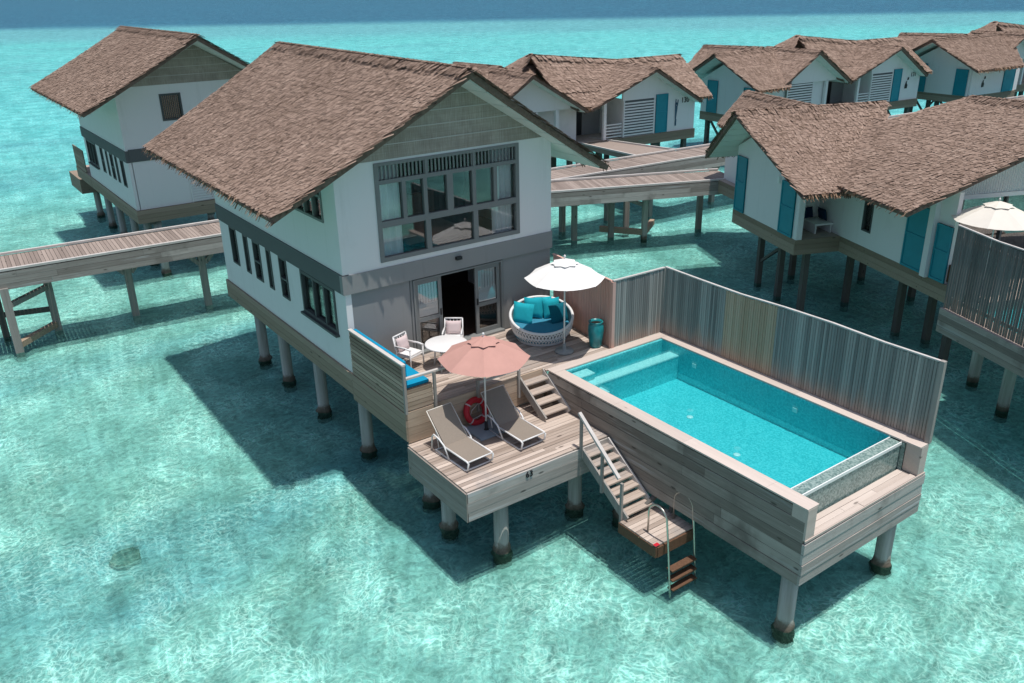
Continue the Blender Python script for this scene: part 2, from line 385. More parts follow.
    def build(s, name, mats, parent=None, base=None):
        if base is None: base = V((0, 0, 0)) if parent is None else BASE[parent.name]
        me = bpy.data.meshes.new(name); me.from_pydata([tuple(p - base) for p in s.v], [], s.f)
        for m in (mats if isinstance(mats, (list, tuple)) else [mats]): me.materials.append(M[m])
        me.polygons.foreach_set('material_index', s.mi); me.polygons.foreach_set('use_smooth', s.sm); me.update()
        o = bpy.data.objects.new(name, me); COL.objects.link(o); BASE[o.name] = base
        if parent: o.parent = parent
        return o
BASE = {}
def tag(o, label=None, cat=None, group=None, kind=None):
    for k, v in (('label', label), ('category', cat), ('group', group), ('kind', kind)):
        if v: o[k] = v
    return o
FRAME = [0.0]
def rotf(p): return Matrix.Rotation(R(FRAME[0]), 3, 'Z') @ V(p)
def thing(name, label, cat, base=(0, 0, 0), group=None):
    o = bpy.data.objects.new(name, None); COL.objects.link(o); o.empty_display_size = .3
    o.location = rotf(base); o.rotation_euler = (0, 0, R(FRAME[0])); BASE[o.name] = V(base)
    return tag(o, label, cat, group)
def solo(mb, name, mat, label, cat, base, group=None, kind=None):      # a thing that is one mesh
    o = mb.build(name, mat, None, V(base)); o.location = rotf(base); o.rotation_euler = (0, 0, R(FRAME[0]))
    return tag(o, label, cat, group, kind)
def copy_tree(o, parent=None):
    c = o.copy(); COL.objects.link(c)
    if parent is not None: c.parent = parent
    for ch in list(o.children): copy_tree(ch, c)
    return c

def boards(mb, o, u, v, L, W, bw, th, gap=.012, n=None, split=2.6, jit=.006):
    """boards laid along u, side by side along v, top at o, thickness th against n"""
    o, u, v = V(o), V(u), V(v); n = V(n) if n is not None else u.cross(v)
    k = max(1, round(W / bw)); bw = W / k
    for i in range(k):
        a = 0; first = True
        while a < L - .01:
            b = min(L, a + split * rnd.uniform(.7, 1.3)) if split else L
            if L - b < .5: b = L
            e = n * rnd.uniform(-jit, jit)
            p = o + v * (i * bw + gap / 2) + u * (a + (.003 if a else 0)) + e
            q = [p, p + u * (b - a - .003), p + u * (b - a - .003) + v * (bw - gap), p + v * (bw - gap)]
            mb.hexa([x - n * th for x in q], q) if (u.cross(v)).dot(n) > 0 else mb.hexa([x - n * th for x in q][::-1], q[::-1])
            a = b
    return mb

def holes_wall(mb, axis, c, t, u0, u1, z0, z1, holes):
    """wall on the plane axis=c, thickness t (towards +axis), spanning u and z, with rectangular holes (u0,u1,z0,z1)"""
    us = sorted({u0, u1, *[h[0] for h in holes], *[h[1] for h in holes]}); us = [u for u in us if u0 <= u <= u1]
    for a, b in zip(us, us[1:]):
        cuts = sorted([(h[2], h[3]) for h in holes if h[0] < (a + b) / 2 < h[1]]); z = z0
        for p, q in cuts + [(z1, z1)]:
            if p > z + 1e-6:
                if axis == 'x': mb.box(c, a, z, c + t, b, p)
                else: mb.box(a, c, z, b, c + t, p)
            z = max(z, q)
    return mb

def window(parent, axis, c, u0, u1, z0, z1, cols=(), rows=(), fr=.07, dep=.1, mat='grey_frame', glass='glass', proud=.03, name='window', partial=()):
    """frame with mullions; pane as its child.  c = wall plane, outside towards -axis"""
    mb = MB()
    def bx(a, b, p, q, d0=-proud, d1=dep):
        if axis == 'x': mb.box(c + d0, a, p, c + d1, b, q)
        else: mb.box(a, c + d0, p, b, c + d1, q)
    bx(u0, u0 + fr, z0, z1); bx(u1 - fr, u1, z0, z1); bx(u0 + fr, u1 - fr, z0, z0 + fr); bx(u0 + fr, u1 - fr, z1 - fr, z1)
    for r in rows: bx(u0 + fr, u1 - fr, r - fr / 2, r + fr / 2, -proud + .005, dep - .01)
    for q in cols:
        a, p0, p1, w = q if hasattr(q, '__len__') else (q, z0 + fr, z1 - fr, fr)
        bx(a - w / 2, a + w / 2, p0, p1, -proud + .01, dep - .02)
    w = mb.build(name, mat, parent); BASE[w.name] = BASE[parent.name]
    g = MB()
    d = c + dep * .55
    if axis == 'x': g.box(d, u0 + fr * .6, z0 + fr * .6, d + .012, u1 - fr * .6, z1 - fr * .6)
    else: g.box(u0 + fr * .6, d, z0 + fr * .6, u1 - fr * .6, d + .012, z1 - fr * .6)
    g.build('pane', glass, w)
    return w

def slab(mb, A, B, C, D, o0, o1):
    n = (V(B) - V(A)).cross(V(D) - V(A)).normalized()
    if n.z < 0: n = -n
    top = [V(p) + n * o0 for p in (A, B, C, D)]; bot = [V(p) + n * o1 for p in (A, B, C, D)]
    if (top[1] - top[0]).cross(top[3] - top[0]).dot(n) > 0: mb.hexa(bot, top)
    else: mb.hexa(bot[::-1], top[::-1])

def thatch_slope(mb, A, B, C, D, row=.17, w=.11, L=.5, fringe=True, sag=0.0, rake=(True, True)):
    """ridge A-B, eave D-C. slot 0 thatch strips, 1 dark core, 2 fringe"""
    A, B, C, D = map(V, (A, B, C, D))
    n = (B - A).cross(D - A).normalized()
    if n.z < 0: n = -n
    def P(s, t):
        p = A.lerp(B, s).lerp(D.lerp(C, s), t)
        return p - V((0, 0, 1)) * sag * 4 * t * (1 - t)
    mb.m = 1; N = 4 if sag else 1
    for i in range(N): slab(mb, P(0, i / N), P(1, i / N), P(1, (i + 1) / N), P(0, (i + 1) / N), -.05, -.2)
    mb.m = 0
    ls = ((D - A).length + (C - B).length) / 2; lw = ((B - A).length + (C - D).length) / 2
    rows = int(ls / row); cnt = int(lw / w)
    for r in range(rows + 1):
        t = 1 - r * row / ls
        wave = rnd.uniform(-.25, .25) * row / ls
        for j in range(cnt):
            s = (j + rnd.random()) / cnt; s = min(1.004, max(-.004, s * 1.02 - .01))
            tt = t + wave + rnd.uniform(-.3, .3) * row / ls
            if tt < 0: continue
            tt = min(tt, 1.0)
            p = P(s, tt); u = (P(s, max(0, tt - .03)) - P(s, tt + .03)).normalized(); x = u.cross(n)
            an = rnd.gauss(0, .17); u2 = u * math.cos(an) + x * math.sin(an); x2 = u2.cross(n).normalized()
            ww = w * rnd.uniform(.6, 1.6) / 2; LL = min(L * rnd.uniform(.7, 1.3), tt * ls + .12)
            h = n * rnd.uniform(.006, .034)
            mb.quad(p - x2 * ww + h, p + x2 * ww + h * rnd.uniform(.7, 1.2), p + x2 * ww * .8 + u2 * LL - n * .03, p - x2 * ww * .8 + u2 * LL - n * .03)
    # loose ends along both rakes
    for s, on in ((0, rake[0]), (1, rake[1])):
        if not on: continue
        for k in range(int(ls / .09)):
            tt = rnd.random(); p = P(s, tt); u = (P(s, tt) - P(s, min(1, tt + .05))).normalized() * -1 if tt < .95 else (P(s, tt) - P(s, tt - .05)).normalized()
            out = (P(s, tt) - P(.5, tt)).normalized(); x = u.cross(n)
            d = (u * rnd.uniform(.5, 1) + out * rnd.uniform(.1, .45)).normalized()
            a = p + n * rnd.uniform(-.16, .03); ww = w * .5 * rnd.uniform(.4, 1)
            y = d.cross(n).normalized() * ww
            mb.quad(a - y, a + y, a + y * .5 + d * rnd.uniform(.05, .15), a - y * .5 + d * rnd.uniform(.05, .15))
    if fringe:
        mb.m = 2
        k = int(lw / max(.04, w * .42))
        for j in range(k):
            s = rnd.uniform(-.003, 1.003); p = P(s, 1); dn = (P(s, 1) - P(s, .95)).normalized()
            dd = (dn * rnd.uniform(.5, 1) + V((0, 0, -1)) * rnd.uniform(.1, .8)).normalized()
            x = dn.cross(n).normalized(); x = (x + n * rnd.uniform(-.3, .3)).normalized(); ww = max(w, .085) * .3 * rnd.uniform(.5, 1.2)
            a = p + n * rnd.uniform(-.16, .04) - dn * .06
            LL = rnd.uniform(.12, .27); sk = x * rnd.uniform(-.05, .05)
            mb.quad(a - x * ww, a + x * ww, a + x * ww * .6 + dd * LL + sk, a - x * ww * .6 + dd * LL + sk)
        mb.m = 0

def ridge_cap(mb, pts, w=.12, dens=22, L=.42):
    pts = [V(p) for p in pts]
    for a, b in zip(pts, pts[1:]):
        d = (b - a); ln = d.length; d.normalize(); x = d.cross(V((0, 0, 1))).normalized()
        mb.m = 0
        for k in range(int(ln * dens)):
            for sg in (-1, 1):
                p = a + d * rnd.uniform(-.02, ln) + V((0, 0, rnd.uniform(.02, .07)))
                o = (x * sg * .85 + V((0, 0, -.52)) + d * rnd.gauss(0, .12)).normalized(); y = d * w * .5 * rnd.uniform(.5, 1.2)
                q = p + o * L * rnd.uniform(.6, 1.2) + V((0, 0, .05))
                mb.quad(p - y, p + y, q + y * .8, q - y * .8)

def gable_roof(parent, ridge, left, right, row=.17, w=.11, L=.5, soffit=True, name='roof', inset=.14, fringe=True, sag=0.0, bits=(True, True)):
    """ridge, left eave and right eave as (front, back) points"""
    mb = MB(); r0, r1 = map(V, ridge); l0, l1 = map(V, left); q0, q1 = map(V, right)
    if bits[0]: thatch_slope(mb, r0, r1, l1, l0, row, w, L, fringe, sag)
    if bits[1]: thatch_slope(mb, r0, r1, q1, q0, row, w, L, fringe, sag)
    ridge_cap(mb, (r0, r1), w, 2.4 / w)
    ro = mb.build(name, ('thatch', 'thatch_core', 'fringe'), parent); BASE[ro.name] = BASE[parent.name]
    if soffit:
        sb = MB(); N = 7
        for e0, e1 in ((l0, l1), (q0, q1)):
            d = (r1 - r0).normalized()
            for i in range(N):
                a, b = i / N, (i + 1) / N - .006
                f = lambda s: r0.lerp(e0, s) + d * inset; g = lambda s: r1.lerp(e1, s) - d * inset
                top = .97
                slab(sb, f(a * top), g(a * top), g(b * top), f(b * top), -.205, -.255)
        so = sb.build('soffit', 'soffit', ro); BASE[so.name] = BASE[parent.name]
    return ro

# ------------------------------------------------------------------ sea
SEA = -.4
b = MB(); s_ = 6000
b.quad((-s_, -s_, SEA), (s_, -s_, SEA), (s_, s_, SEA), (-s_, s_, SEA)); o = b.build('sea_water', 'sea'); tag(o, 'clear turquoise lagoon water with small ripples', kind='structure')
# sea bed: finely bumped near the villas, then flat to the horizon
from mathutils import noise as mnoise
b = MB(); BX0, BX1, BY0, BY1, ST = -30, 40, -26, 60, .8
nx = int((BX1 - BX0) / ST); ny = int((BY1 - BY0) / ST); vs = []
for j in range(ny + 1):
    for i in range(nx + 1):
        x = BX0 + i * ST; y = BY0 + j * ST
        edge = min(1, min(i, nx - i, j, ny - j) / 6)
        vs.append((x, y, -.8 + edge * (.12 * mnoise.noise(V((x * .12, y * .12, 0))) + .09 * mnoise.noise(V((x * .5, y * .5, 3))))))
b.smooth = True
b.add(vs, [(j * (nx + 1) + i, j * (nx + 1) + i + 1, (j + 1) * (nx + 1) + i + 1, (j + 1) * (nx + 1) + i) for j in range(ny) for i in range(nx)])
BX1 = BX0 + nx * ST; BY1 = BY0 + ny * ST
z = -.8
for q in (((-s_, -s_), (s_, -s_), (s_, BY0), (-s_, BY0)), ((-s_, BY1), (s_, BY1), (s_, s_), (-s_, s_)), ((-s_, BY0), (BX0, BY0), (BX0, BY1), (-s_, BY1)), ((BX1, BY0), (s_, BY0), (s_, BY1), (BX1, BY1))):
    b.quad(*[(x, y, z) for x, y in q])
tag(b.build('sea_bed', 'bed'), 'pale sand and coral rubble sea bed', kind='structure')

# ------------------------------------------------------------------ two storey house (twice: front one and the one beyond the walkway)
def pile(parent, x, y, z1, r=.19, z0=-1.5, name='pile'):
    p = MB(); ph = rnd.random() * 50
    p.lathe([(r, z0), (r, -.9), (r, -.7), (r, -.58), (r, -.5), (r, -.43), (r, -.36), (r, -.3), (r, -.2), (r, z1)], 18, (x, y, 0))
    for i, v in enumerate(p.v):
        k = max(0, min(1, (-.24 - v.z) / .12)) * (.12 + .5 * max(0, mnoise.noise(V((v.x * 5 + ph, v.y * 5, v.z * 7))) + .25))
        p.v[i] = V((x + (v.x - x) * (1 + k), y + (v.y - y) * (1 + k), v.z))
    o = p.build(name, 'pile', parent); BASE[o.name] = BASE[parent.name]; return o
def bx(parent, name, mat, *boxes):
    p = MB()
    for q in boxes: p.box(*q)
    o = p.build(name, mat, parent); BASE[o.name] = BASE[parent.name]; return o

def big_house(label, Y0, sg, near):
    """Y0: world y of the sea facing front; sg: +1 house runs to +y, -1 mirrored"""
    h = thing('overwater_villa', label, 'villa', (3.5, Y0 + sg * 5.2, -.4), 'two storey overwater villas')
    B = BASE[h.name]
    yy = lambda y: Y0 + sg * y
    def Wl(mb, axis, c, t, u0, u1, z0, z1, holes):
        if sg > 0: return holes_wall(mb, axis, c, t, u0, u1, z0, z1, holes)
        if axis == 'x': return holes_wall(mb, 'x', c, t, yy(u1), yy(u0), z0, z1, [(yy(q[1]), yy(q[0]), q[2], q[3]) for q in holes])
        return holes_wall(mb, 'y', yy(c) - t, t, u0, u1, z0, z1, holes)
    LEN, Wd, T = 10.4, 7.03, .18
    slits = [(8.68, 9.33), (7.55, 7.96), (6.42, 7.05), (5.46, 5.84), (4.17, 4.76)]
    side_low = [(a, b_, 3.92, 5.26) for a, b_ in slits] + [(.7, 3.08, 3.93, 5.24)]
    side_up = [(.85, 3.3, 7.1, 8.28)]
    # white walls
    w = MB()
    Wl(w, 'x', 0, T, 0, LEN, 5.84, 8.72, side_up)                         # left upper
    Wl(w, 'x', .03, T, .03, LEN, 2.98, 5.29, side_low)                   # left lower
    Wl(w, 'x', Wd - T, T, 0, LEN, 5.3, 8.72, []); Wl(w, 'x', Wd - T, T, .24, LEN, 2.98, 5.295, [])                        # right
    Wl(w, 'y', 0, T, T, Wd - T, 5.82, 8.72, [(1.15, 5.82, 5.97, 8.66)])  # front upper
    back = [(1.95, 2.95, 7.05, 8.3)]
    Wl(w, 'y', LEN - T, T, T, Wd - T, 2.98, 8.72, back)
    wl_ = w.build('wall', 'white', h); BASE[wl_.name] = B
    g = MB(); Wl(g, 'y', .05, T, .05, Wd, 2.98, 5.29, [(2.1, 5.2, 2.98, 5.25)]); g.build('front_wall', 'grey', h)
    g = MB(); q0, q1 = sorted((yy(-.035), yy(.14))); g.box(-.036, q0, 5.29, Wd + .02, q1, 5.82); g.build('front_band', 'grey', h)
    g = MB(); q0, q1 = sorted((yy(.145), yy(LEN + .02))); g.box(-.036, q0, 5.29, .12, q1, 5.838); g.build('side_band', 'dark_grey', h)
    if sg < 0: bx(h, 'back_band', 'dark_grey', (.12, yy(LEN + .035), 5.3, Wd, yy(LEN - .02), 5.9))
    # gable fill
    RZ, SL = 10.66, .6
    zr = lambda x: RZ - SL * abs(x - 3.52)
    for yc, nm in ((0.0, 'gable_panel'), (LEN - T, 'gable_panel')):
        p = MB(); a = sorted((yy(yc), yy(yc + T)))
        xs = 3.52 - (zr(3.52) - 8.724) / SL
        p.prism([(max(.02, xs), a[0], 8.724), (Wd - max(.02, xs), a[0], 8.724), (3.52, a[0], zr(3.52))], (0, a[1] - a[0], 0)); gp = p.build(nm, 'clad', h); BASE[gp.name] = B
        p = MB(); so = -.02 if (yc == 0) == (sg > 0) else T + .02
        for k in range(1, 5):                                             # seams of the matting
            z = 8.72 + k * .37; xx = 3.52 - (zr(3.52) - z) / SL
            yq = (a[0] - .012, a[0]) if so < 0 else (a[1], a[1] + .012)
            p.box(xx + .05, yq[0], z, 7.04 - xx - .05, yq[1], z + .022)
        p.build('seam', 'cap', gp)
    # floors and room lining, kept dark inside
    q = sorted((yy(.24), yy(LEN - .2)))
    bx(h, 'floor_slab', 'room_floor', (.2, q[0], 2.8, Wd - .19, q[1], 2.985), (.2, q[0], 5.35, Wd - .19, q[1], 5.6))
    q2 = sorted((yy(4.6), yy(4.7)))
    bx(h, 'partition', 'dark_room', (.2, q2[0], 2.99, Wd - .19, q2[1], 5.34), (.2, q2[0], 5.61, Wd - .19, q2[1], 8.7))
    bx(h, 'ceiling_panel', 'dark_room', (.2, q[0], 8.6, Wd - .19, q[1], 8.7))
    # skirt beams
    s = MB(); q = sorted((yy(0), yy(LEN + .03)))
    for k in range(3):
        z = 2.33 + k * .215
        s.box(-.03, q[0], z, .05, q[1], z + .208)
    s.build('skirt_board', 'skirt_y', h)
    s = MB()
    for k in range(3): z = 2.33 + k * .215; s.box(Wd - .02, q[0], z, Wd + .05, q[1], z + .208)
    s.build('skirt_board', 'skirt_y', h)
    s = MB(); e = sorted((yy(LEN + .035), yy(LEN + .1)))
    for k in range(3):
        z = 2.33 + k * .215; s.box(-.03, e[0], z, Wd + .05, e[1], z + .208)
    s.build('end_skirt', 'skirt_x', h)
    q = sorted((yy(.2), yy(LEN))); bx(h, 'floor_beam', 'dark_post', (.5, q[0], 2.2, .8, q[1], 2.78), (6.2, q[0], 2.2, 6.5, q[1], 2.78), (3.4, q[0], 2.2, 3.7, q[1], 2.78))
    for x in (.9, 6.0):
        for y in (1.4, 4.7, 7.8, 10.15): pile(h, x, yy(y), 2.4)
    # windows on the left side
    def wx(a, b_, z0, z1, cols, rows=(), **k):
        u0, u1 = sorted((yy(a), yy(b_)))
        wi = window(h, 'x', .03 if z1 < 6 else 0, u0, u1, z0, z1, [yy(c) for c in cols], rows, mat='frame_dark' if z1 < 6 else 'grey_frame', dep=.12, **k); return wi
    for i, (a, b_) in enumerate(slits): wx(a, b_, 3.92, 5.26, (), (4.55,) if i in (2, 4) else (), fr=.06)
    wx(.7, 3.08, 3.93, 5.24, (1.45, 2.2), (), fr=.09)
    wx(.85, 3.3, 7.1, 8.28, (1.5, 2.1, 2.7), (7.8,))
    bx(h, 'window_sill', 'frame_dark', (-.09, min(yy(.65), yy(3.13)), 3.86, .1, max(yy(.65), yy(3.13)), 3.925))
    # back window
    yb = yy(LEN); 
    if sg < 0:
        window(h, 'y', yb, 1.95, 2.95, 7.05, 8.3, (), (), fr=.09, mat='frame_dark', dep=.1)
        v = MB()
        for k in range(9): v.box(2.08 + k * .088, yb + .05, 7.14, 2.11 + k * .088, yb + .065, 8.21)
        v.build('blind', 'tanbed', h)
        v = MB()                                                         # slatted vent panel beside the back entrance
        v.box(2.7, yb - .05, 2.98, 2.76, yb - .002, 4.7); v.box(4.6, yb - .05, 2.98, 4.66, yb - .002, 4.7)
        for k in range(13): v.box(2.76, yb - .04, 3.02 + k * .13, 4.6, yb - .004, 3.09 + k * .13)
        v.build('slat_panel', 'white', h)
    if near:
        fr = .075; y0 = 0
        wn_ = MB()
        x0, x1, z0, z1 = 1.15, 5.82, 5.97, 8.66
        D0, D1 = -.035, .1
        def vb(x, a, b_, w_=fr, d=0): wn_.box(x - w_ / 2, D0 + d, a, x + w_ / 2, D1 - d, b_)
        def hb(z, a, b_, w_=fr, d=0): wn_.box(a, D0 + d, z - w_ / 2, b_, D1 - d, z + w_ / 2)
        vb(x0 + .06, z0, z1, .12); vb(x1 - .06, z0, z1, .12)
        for z, w_ in ((z0 + .06, .12), (7.0, .17), (8.14, .11), (z1 - .045, .09)): hb(z, x0 + .12, x1 - .12, w_, .003)
        for x in (2.7, 4.27): vb(x, z0 + .12, 6.915, .16, .006)
        for x in (2.0, 2.66, 3.45, 4.25, 4.98): vb(x, 7.085, 8.085, .12 if x != 3.45 else .2, .006)
        for x in (2.72, 4.26): vb(x, 8.195, z1 - .09, .07, .006)
        k = x0 + .22
        while k < x1 - .18: wn_.box(k - .018, .0, 8.2, k + .018, .03, 8.565); k += .118
        win = wn_.build('window', 'grey_frame', h)
        p = MB(); p.box(x0 + .08, .05, z0 + .08, x1 - .08, .06, z1 - .06); p.build('pane', 'glass', win)
        # folding glazed doors
        def leaf(x, a):
            L = 3.05 - 2.17; c, s2 = math.cos(a), math.sin(a)
            d = MB(); f = lambda u, w_, z: (x + c * u - s2 * w_, .1 + s2 * u + c * w_, z)
            def bb(u0, u1, zz0, zz1, w0=-.03, w1=.03): d.hexa([f(u0, w0, zz0), f(u1, w0, zz0), f(u1, w1, zz0), f(u0, w1, zz0)], [f(u0, w0, zz1), f(u1, w0, zz1), f(u1, w1, zz1), f(u0, w1, zz1)])
            bb(0, .11, 3.0, 5.2); bb(L - .11, L, 3.0, 5.2)
            for z0_, z1_ in ((3.0, 3.2), (3.92, 4.04), (5.06, 5.2)): bb(.11, L - .11, z0_, z1_, -.027, .027)
            o = d.build('door', 'grey_frame', h)
            p_ = MB(); d = p_; bb(.1, L - .1, 3.19, 5.07, -.006, .006); p_.build('pane', 'glass', o)
            d = MB()
            n = 14
            for i in range(n):
                u0 = .11 + (L - .22) * i / n; u1 = .11 + (L - .22) * (i + 1) / n; e = .012 if i % 2 else -.012
                bb(u0, u1, 4.06 if i % 1 == 0 else 4, 5.05, .05 + e, .056 + e)
            bb(.11, L - .11, 4.05, 4.45, .03, .036)
            d.build('door_curtain', 'curtain', o)
            d = MB(); u = .055 if x > 3.5 else L - .055; bb(u - .02, u + .02, 4.0, 4.2, -.06, -.03); d.build('handle', 'black', o)
        leaf(2.17, 0); leaf(4.22, 0)
        bx(h, 'door_frame', 'grey_frame', (2.1, .0, 2.99, 2.16, .2, 5.25), (5.12, .0, 2.99, 5.2, .2, 5.25), (2.16, .0, 5.2, 5.12, .2, 5.25))
        bx(h, 'threshold', 'grey_frame', (2.16, -.12, 2.99, 5.14, .2, 3.06))
        bx(h, 'wall_lamp', 'black', (3.5, -.14, 5.6, 3.68, -.036, 5.69))
        bx(h, 'facade_joint', 'dark_grey', (.06, .042, 3.0, .1, .049, 5.28), (2.0, .042, 3.0, 2.03, .049, 5.28))
    # roof: ridge overhangs further than the eaves
    if near:
        rp = ((3.52, -1.2, 10.93), (3.52, 11.75, 11.02)); lp = ((-1.8, -.05, 7.72), (-1.8, 11.75, 7.85)); qp = ((8.8, -.65, 7.75), (8.8, 11.75, 7.85))
        gable_roof(h, rp, lp, qp, .1, .052, .46, sag=.05)
    else:
        e = sg
        rp = ((3.52, yy(-1.7), 10.9), (3.52, yy(12.6), 10.95)); lp = ((-1.8, yy(-2.2), 7.9), (-1.8, yy(11.75), 7.9)); qp = ((8.8, yy(-2.2), 7.9), (8.8, yy(11.75), 7.9))
        gable_roof(h, rp, lp, qp, .15, .085, .5, sag=.05)
    return h
house = big_house('large two storey villa with thatched gable roof, white walls and pool terrace in front', 0, 1, True)
house2 = big_house('two storey white villa with thatched roof at far left, beyond the left walkway', 34.0, -1, False)
# terrace end of the far house
bx(house2, 'terrace_floor', 'deck_x', (0, 34.02, 2.75, 7, 38, 2.95))
s = MB()
for k in range(3): s.box(-.03, 34.05, 2.33 + k * .215, .05, 38.1, 2.538 + k * .215)
for k in range(6): s.box(0, 35.2, 2.99 + k * .215, .06, 38.1, 3.19 + k * .215)
s.build('terrace_screen', 'skirt_y', house2)
bx(house2, 'lower_terrace', 'skirt_y', (0, 38.15, 1.2, 4, 41.5, 2.1)); 
for y in (35.5, 38.8): pile(house2, .9, y, 2.4)

# curtains and bed seen through the upper window
def curtain(x0, x1, z0, z1, label):
    c = MB(); n = int((x1 - x0) / .045); ph = rnd.random() * 6
    for i in range(n):
        a = x0 + (x1 - x0) * i / n; b_ = x0 + (x1 - x0) * (i + 1) / n
        f = lambda u: .24 + .035 * math.sin(u * 34 + ph) + .015 * math.sin(u * 13)
        c.smooth = True; c.quad((a, f(a), z0), (b_, f(b_), z0), (b_, f(b_), z1), (a, f(a), z1))
    solo(c, 'curtain', 'curtain', label, 'curtain', ((x0 + x1) / 2, .24, z0), 'white curtains of the upper window')
curtain(1.24, 2.02, 5.62, 8.55, 'white curtain drawn to the left edge of the big upper window')
curtain(5.02, 5.74, 5.62, 8.55, 'white curtain drawn to the right edge of the big upper window')
bed = thing('bed', 'bed with tan throw behind the middle lower pane of the big upper window', 'bed', (3.5, 1.9, 5.6))
bx(bed, 'bed_base', 'brown', (2.5, .8, 5.61, 4.6, 3.0, 5.9))
p = MB(); p.pillow((3.55, 1.9, 6.05), 2.2, 2.3, .5, R(90)); p.build('mattress', 'tanbed', bed)
bx(bed, 'headboard', 'brown', (2.4, 3.05, 5.61, 4.7, 3.15, 6.9))

# ------------------------------------------------------------------ terrace
DZ = 3.0; LZ = 2.08
deck = thing('upper_deck', 'weathered grey timber upper deck in front of the big villa', 'deck', (3.2, -1.5, -.4))
p = MB()
for x0, x1 in ((0.0, 7.1),): boards(p, (x0 + .02, -2.98, DZ), (1, 0, 0), (0, 1, 0), x1 - x0 - .02, 2.96, .125, .03)
boards(p, (4.36, -3.22, DZ), (1, 0, 0), (0, 1, 0), 2.46, .235, .12, .03)
p.build('deck_board', 'deck_x', deck)
p = MB()
for k in range(4):
    z0 = LZ + .03 + k * .222; p.box(.03, -3.03, z0, 4.4, -2.985, z0 + .214)
for k in range(3): p.box(4.42, -3.0, LZ + k * .2, 4.46, -3.2, LZ + .19 + k * .2)
p.build('riser_board', 'tan_x', deck)
p = MB()
for k in range(4):
    z0 = 2.2 + k * .2; p.box(-.035, -3.06, z0, .03, -.02, z0 + .192)
p.build('side_fascia', 'skirt_y', deck)
bx(deck, 'light_stop_beam', 'dark_post', (.06, -.06, 2.5, 7.0, .22, 2.955))  # unseen beam added to stop sunlight leaking between deck and house
bx(deck, 'joist', 'dark_post', (.3, -2.9, 2.6, .5, -.1, 2.96), (3.0, -2.9, 2.6, 3.2, -.1, 2.96), (6.2, -2.9, 2.6, 6.4, -.1, 2.96), (.1, -1.6, 2.3, 6.6, -1.4, 2.59))
for x in (1.05, 6.0): pile(deck, x, -2.15, 2.4)
# rails along the upper deck edge
p = MB()
for x, z in ((.86, 3.93), (2.16, 3.3), (3.5, 3.3)):
    p.box(x - .035, -3.1, LZ + .3, x + .035, -3.035, z)
p.build('post', 'post', deck)
p = MB(); p.box(2.2, -3.09, 3.2, 3.46, -3.045, 3.25); p.build('low_rail', 'cap', deck)

low = thing('lower_deck', 'sunken grey timber sun deck holding the two loungers', 'deck', (1.75, -4.4, -.4))
p = MB(); boards(p, (0, -5.78, LZ), (1, 0, 0), (0, 1, 0), 4.38, 2.8, .125, .03); p.build('deck_board', 'deck_x', low)
bx(low, 'light_stop_sheet', 'dark_post', (.02, -5.77, LZ - .05, 4.34, -2.99, LZ - .035))  # hidden sheet added to block sun stripes falling through the board gaps
p = MB()
for k, (a, b_) in enumerate(((1.28, 1.52), (1.525, 1.78), (1.785, 2.045))): p.box(-.02, -5.83 - .004 * (k % 2), a, 4.36 if k else 4.3, -5.785, b_)
p.build('front_fascia', 'fascia_x', low)
p = MB()
for k, (a, b_) in enumerate(((1.28, 1.66), (1.665, 2.045))): p.box(-.045, -5.83, a, -.005, -3.07, b_)
p.build('side_fascia', 'fascia_y', low)
bx(low, 'joist', 'dark_post', (.5, -5.7, 1.7, .7, -3.1, 2.04), (3.6, -5.7, 1.7, 3.8, -3.1, 2.04), (1.9, -5.7, 1.7, 2.1, -3.1, 2.04))
for x, y in ((1.27, -4.9), (4.0, -4.9), (1.3, -5.25)): 
    if (x, y) != (1.27, -4.9): pile(low, x, y, 1.7)
pile(low, .75, -3.6, 1.7)
def text(name, body, size, loc, rot, mat, parent, ext=.006):
    cu = bpy.data.curves.new(name, 'FONT'); cu.body = body; cu.size = size; cu.extrude = ext; cu.align_x = 'CENTER'; cu.align_y = 'CENTER'
    cu.materials.append(M[mat]); o = bpy.data.objects.new(name, cu); COL.objects.link(o); o.parent = parent
    bpy.context.view_layer.update()
    me = bpy.data.meshes.new_from_object(o.evaluated_get(bpy.context.evaluated_depsgraph_get())); bpy.data.objects.remove(o)
    o = bpy.data.objects.new(name, me); COL.objects.link(o); o.parent = parent
    o.location = V(loc) - BASE[parent.name]; o.rotation_euler = rot; BASE[o.name] = BASE[parent.name]; return o
text('deck_number', '63', .23, (1.77, -5.845, 1.93), (R(90), 0, 0), 'black', low, .008)

def steps(name, label, x0, x1, ytop, ztop, ybot, zbot, n, rail, mat_s='post'):
    """flight of open treads going down towards -y"""
    t = thing(name, label, 'stairs', ((x0 + x1) / 2, ybot, zbot))
    for x in (x0 + .03, x1 - .03):
        p = MB(); p.bar((x, ytop + .05, ztop - .1), (x, ybot - .02, zbot + .02), .05, .24); p.build('stringer', 'cap' if x > x0 + .1 else 'post', t)
    for k in range(n):
        f = (k + .5) / n; y = ytop + (ybot - ytop) * f; z = ztop + (zbot - ztop) * (k + 1) / (n + 1)
        p = MB(); p.box(x0 + .06, y - .15, z - .04, x1 - .06, y + .0, z); p.box(x0 + .06, y + .008, z - .04, x1 - .06, y + .15, z); p.build('tread', 'deck_x', t)
    if rail:
        for f in (0.02, .5, .93):
            y = ytop + (ybot - ytop) * f; z = ztop + (zbot - ztop) * f
            p = MB(); p.box(x0 - .06, y - .035, z - .25, x0 + .0, y + .035, z + .93); p.build('rail_post', 'post', t)
        p = MB(); p.bar((x0 - .03, ytop + .05, ztop + .98), (x0 - .03, ybot + .22, zbot + .98 + .12), .09, .06); p.build('handrail', 'cap', t)
    return t
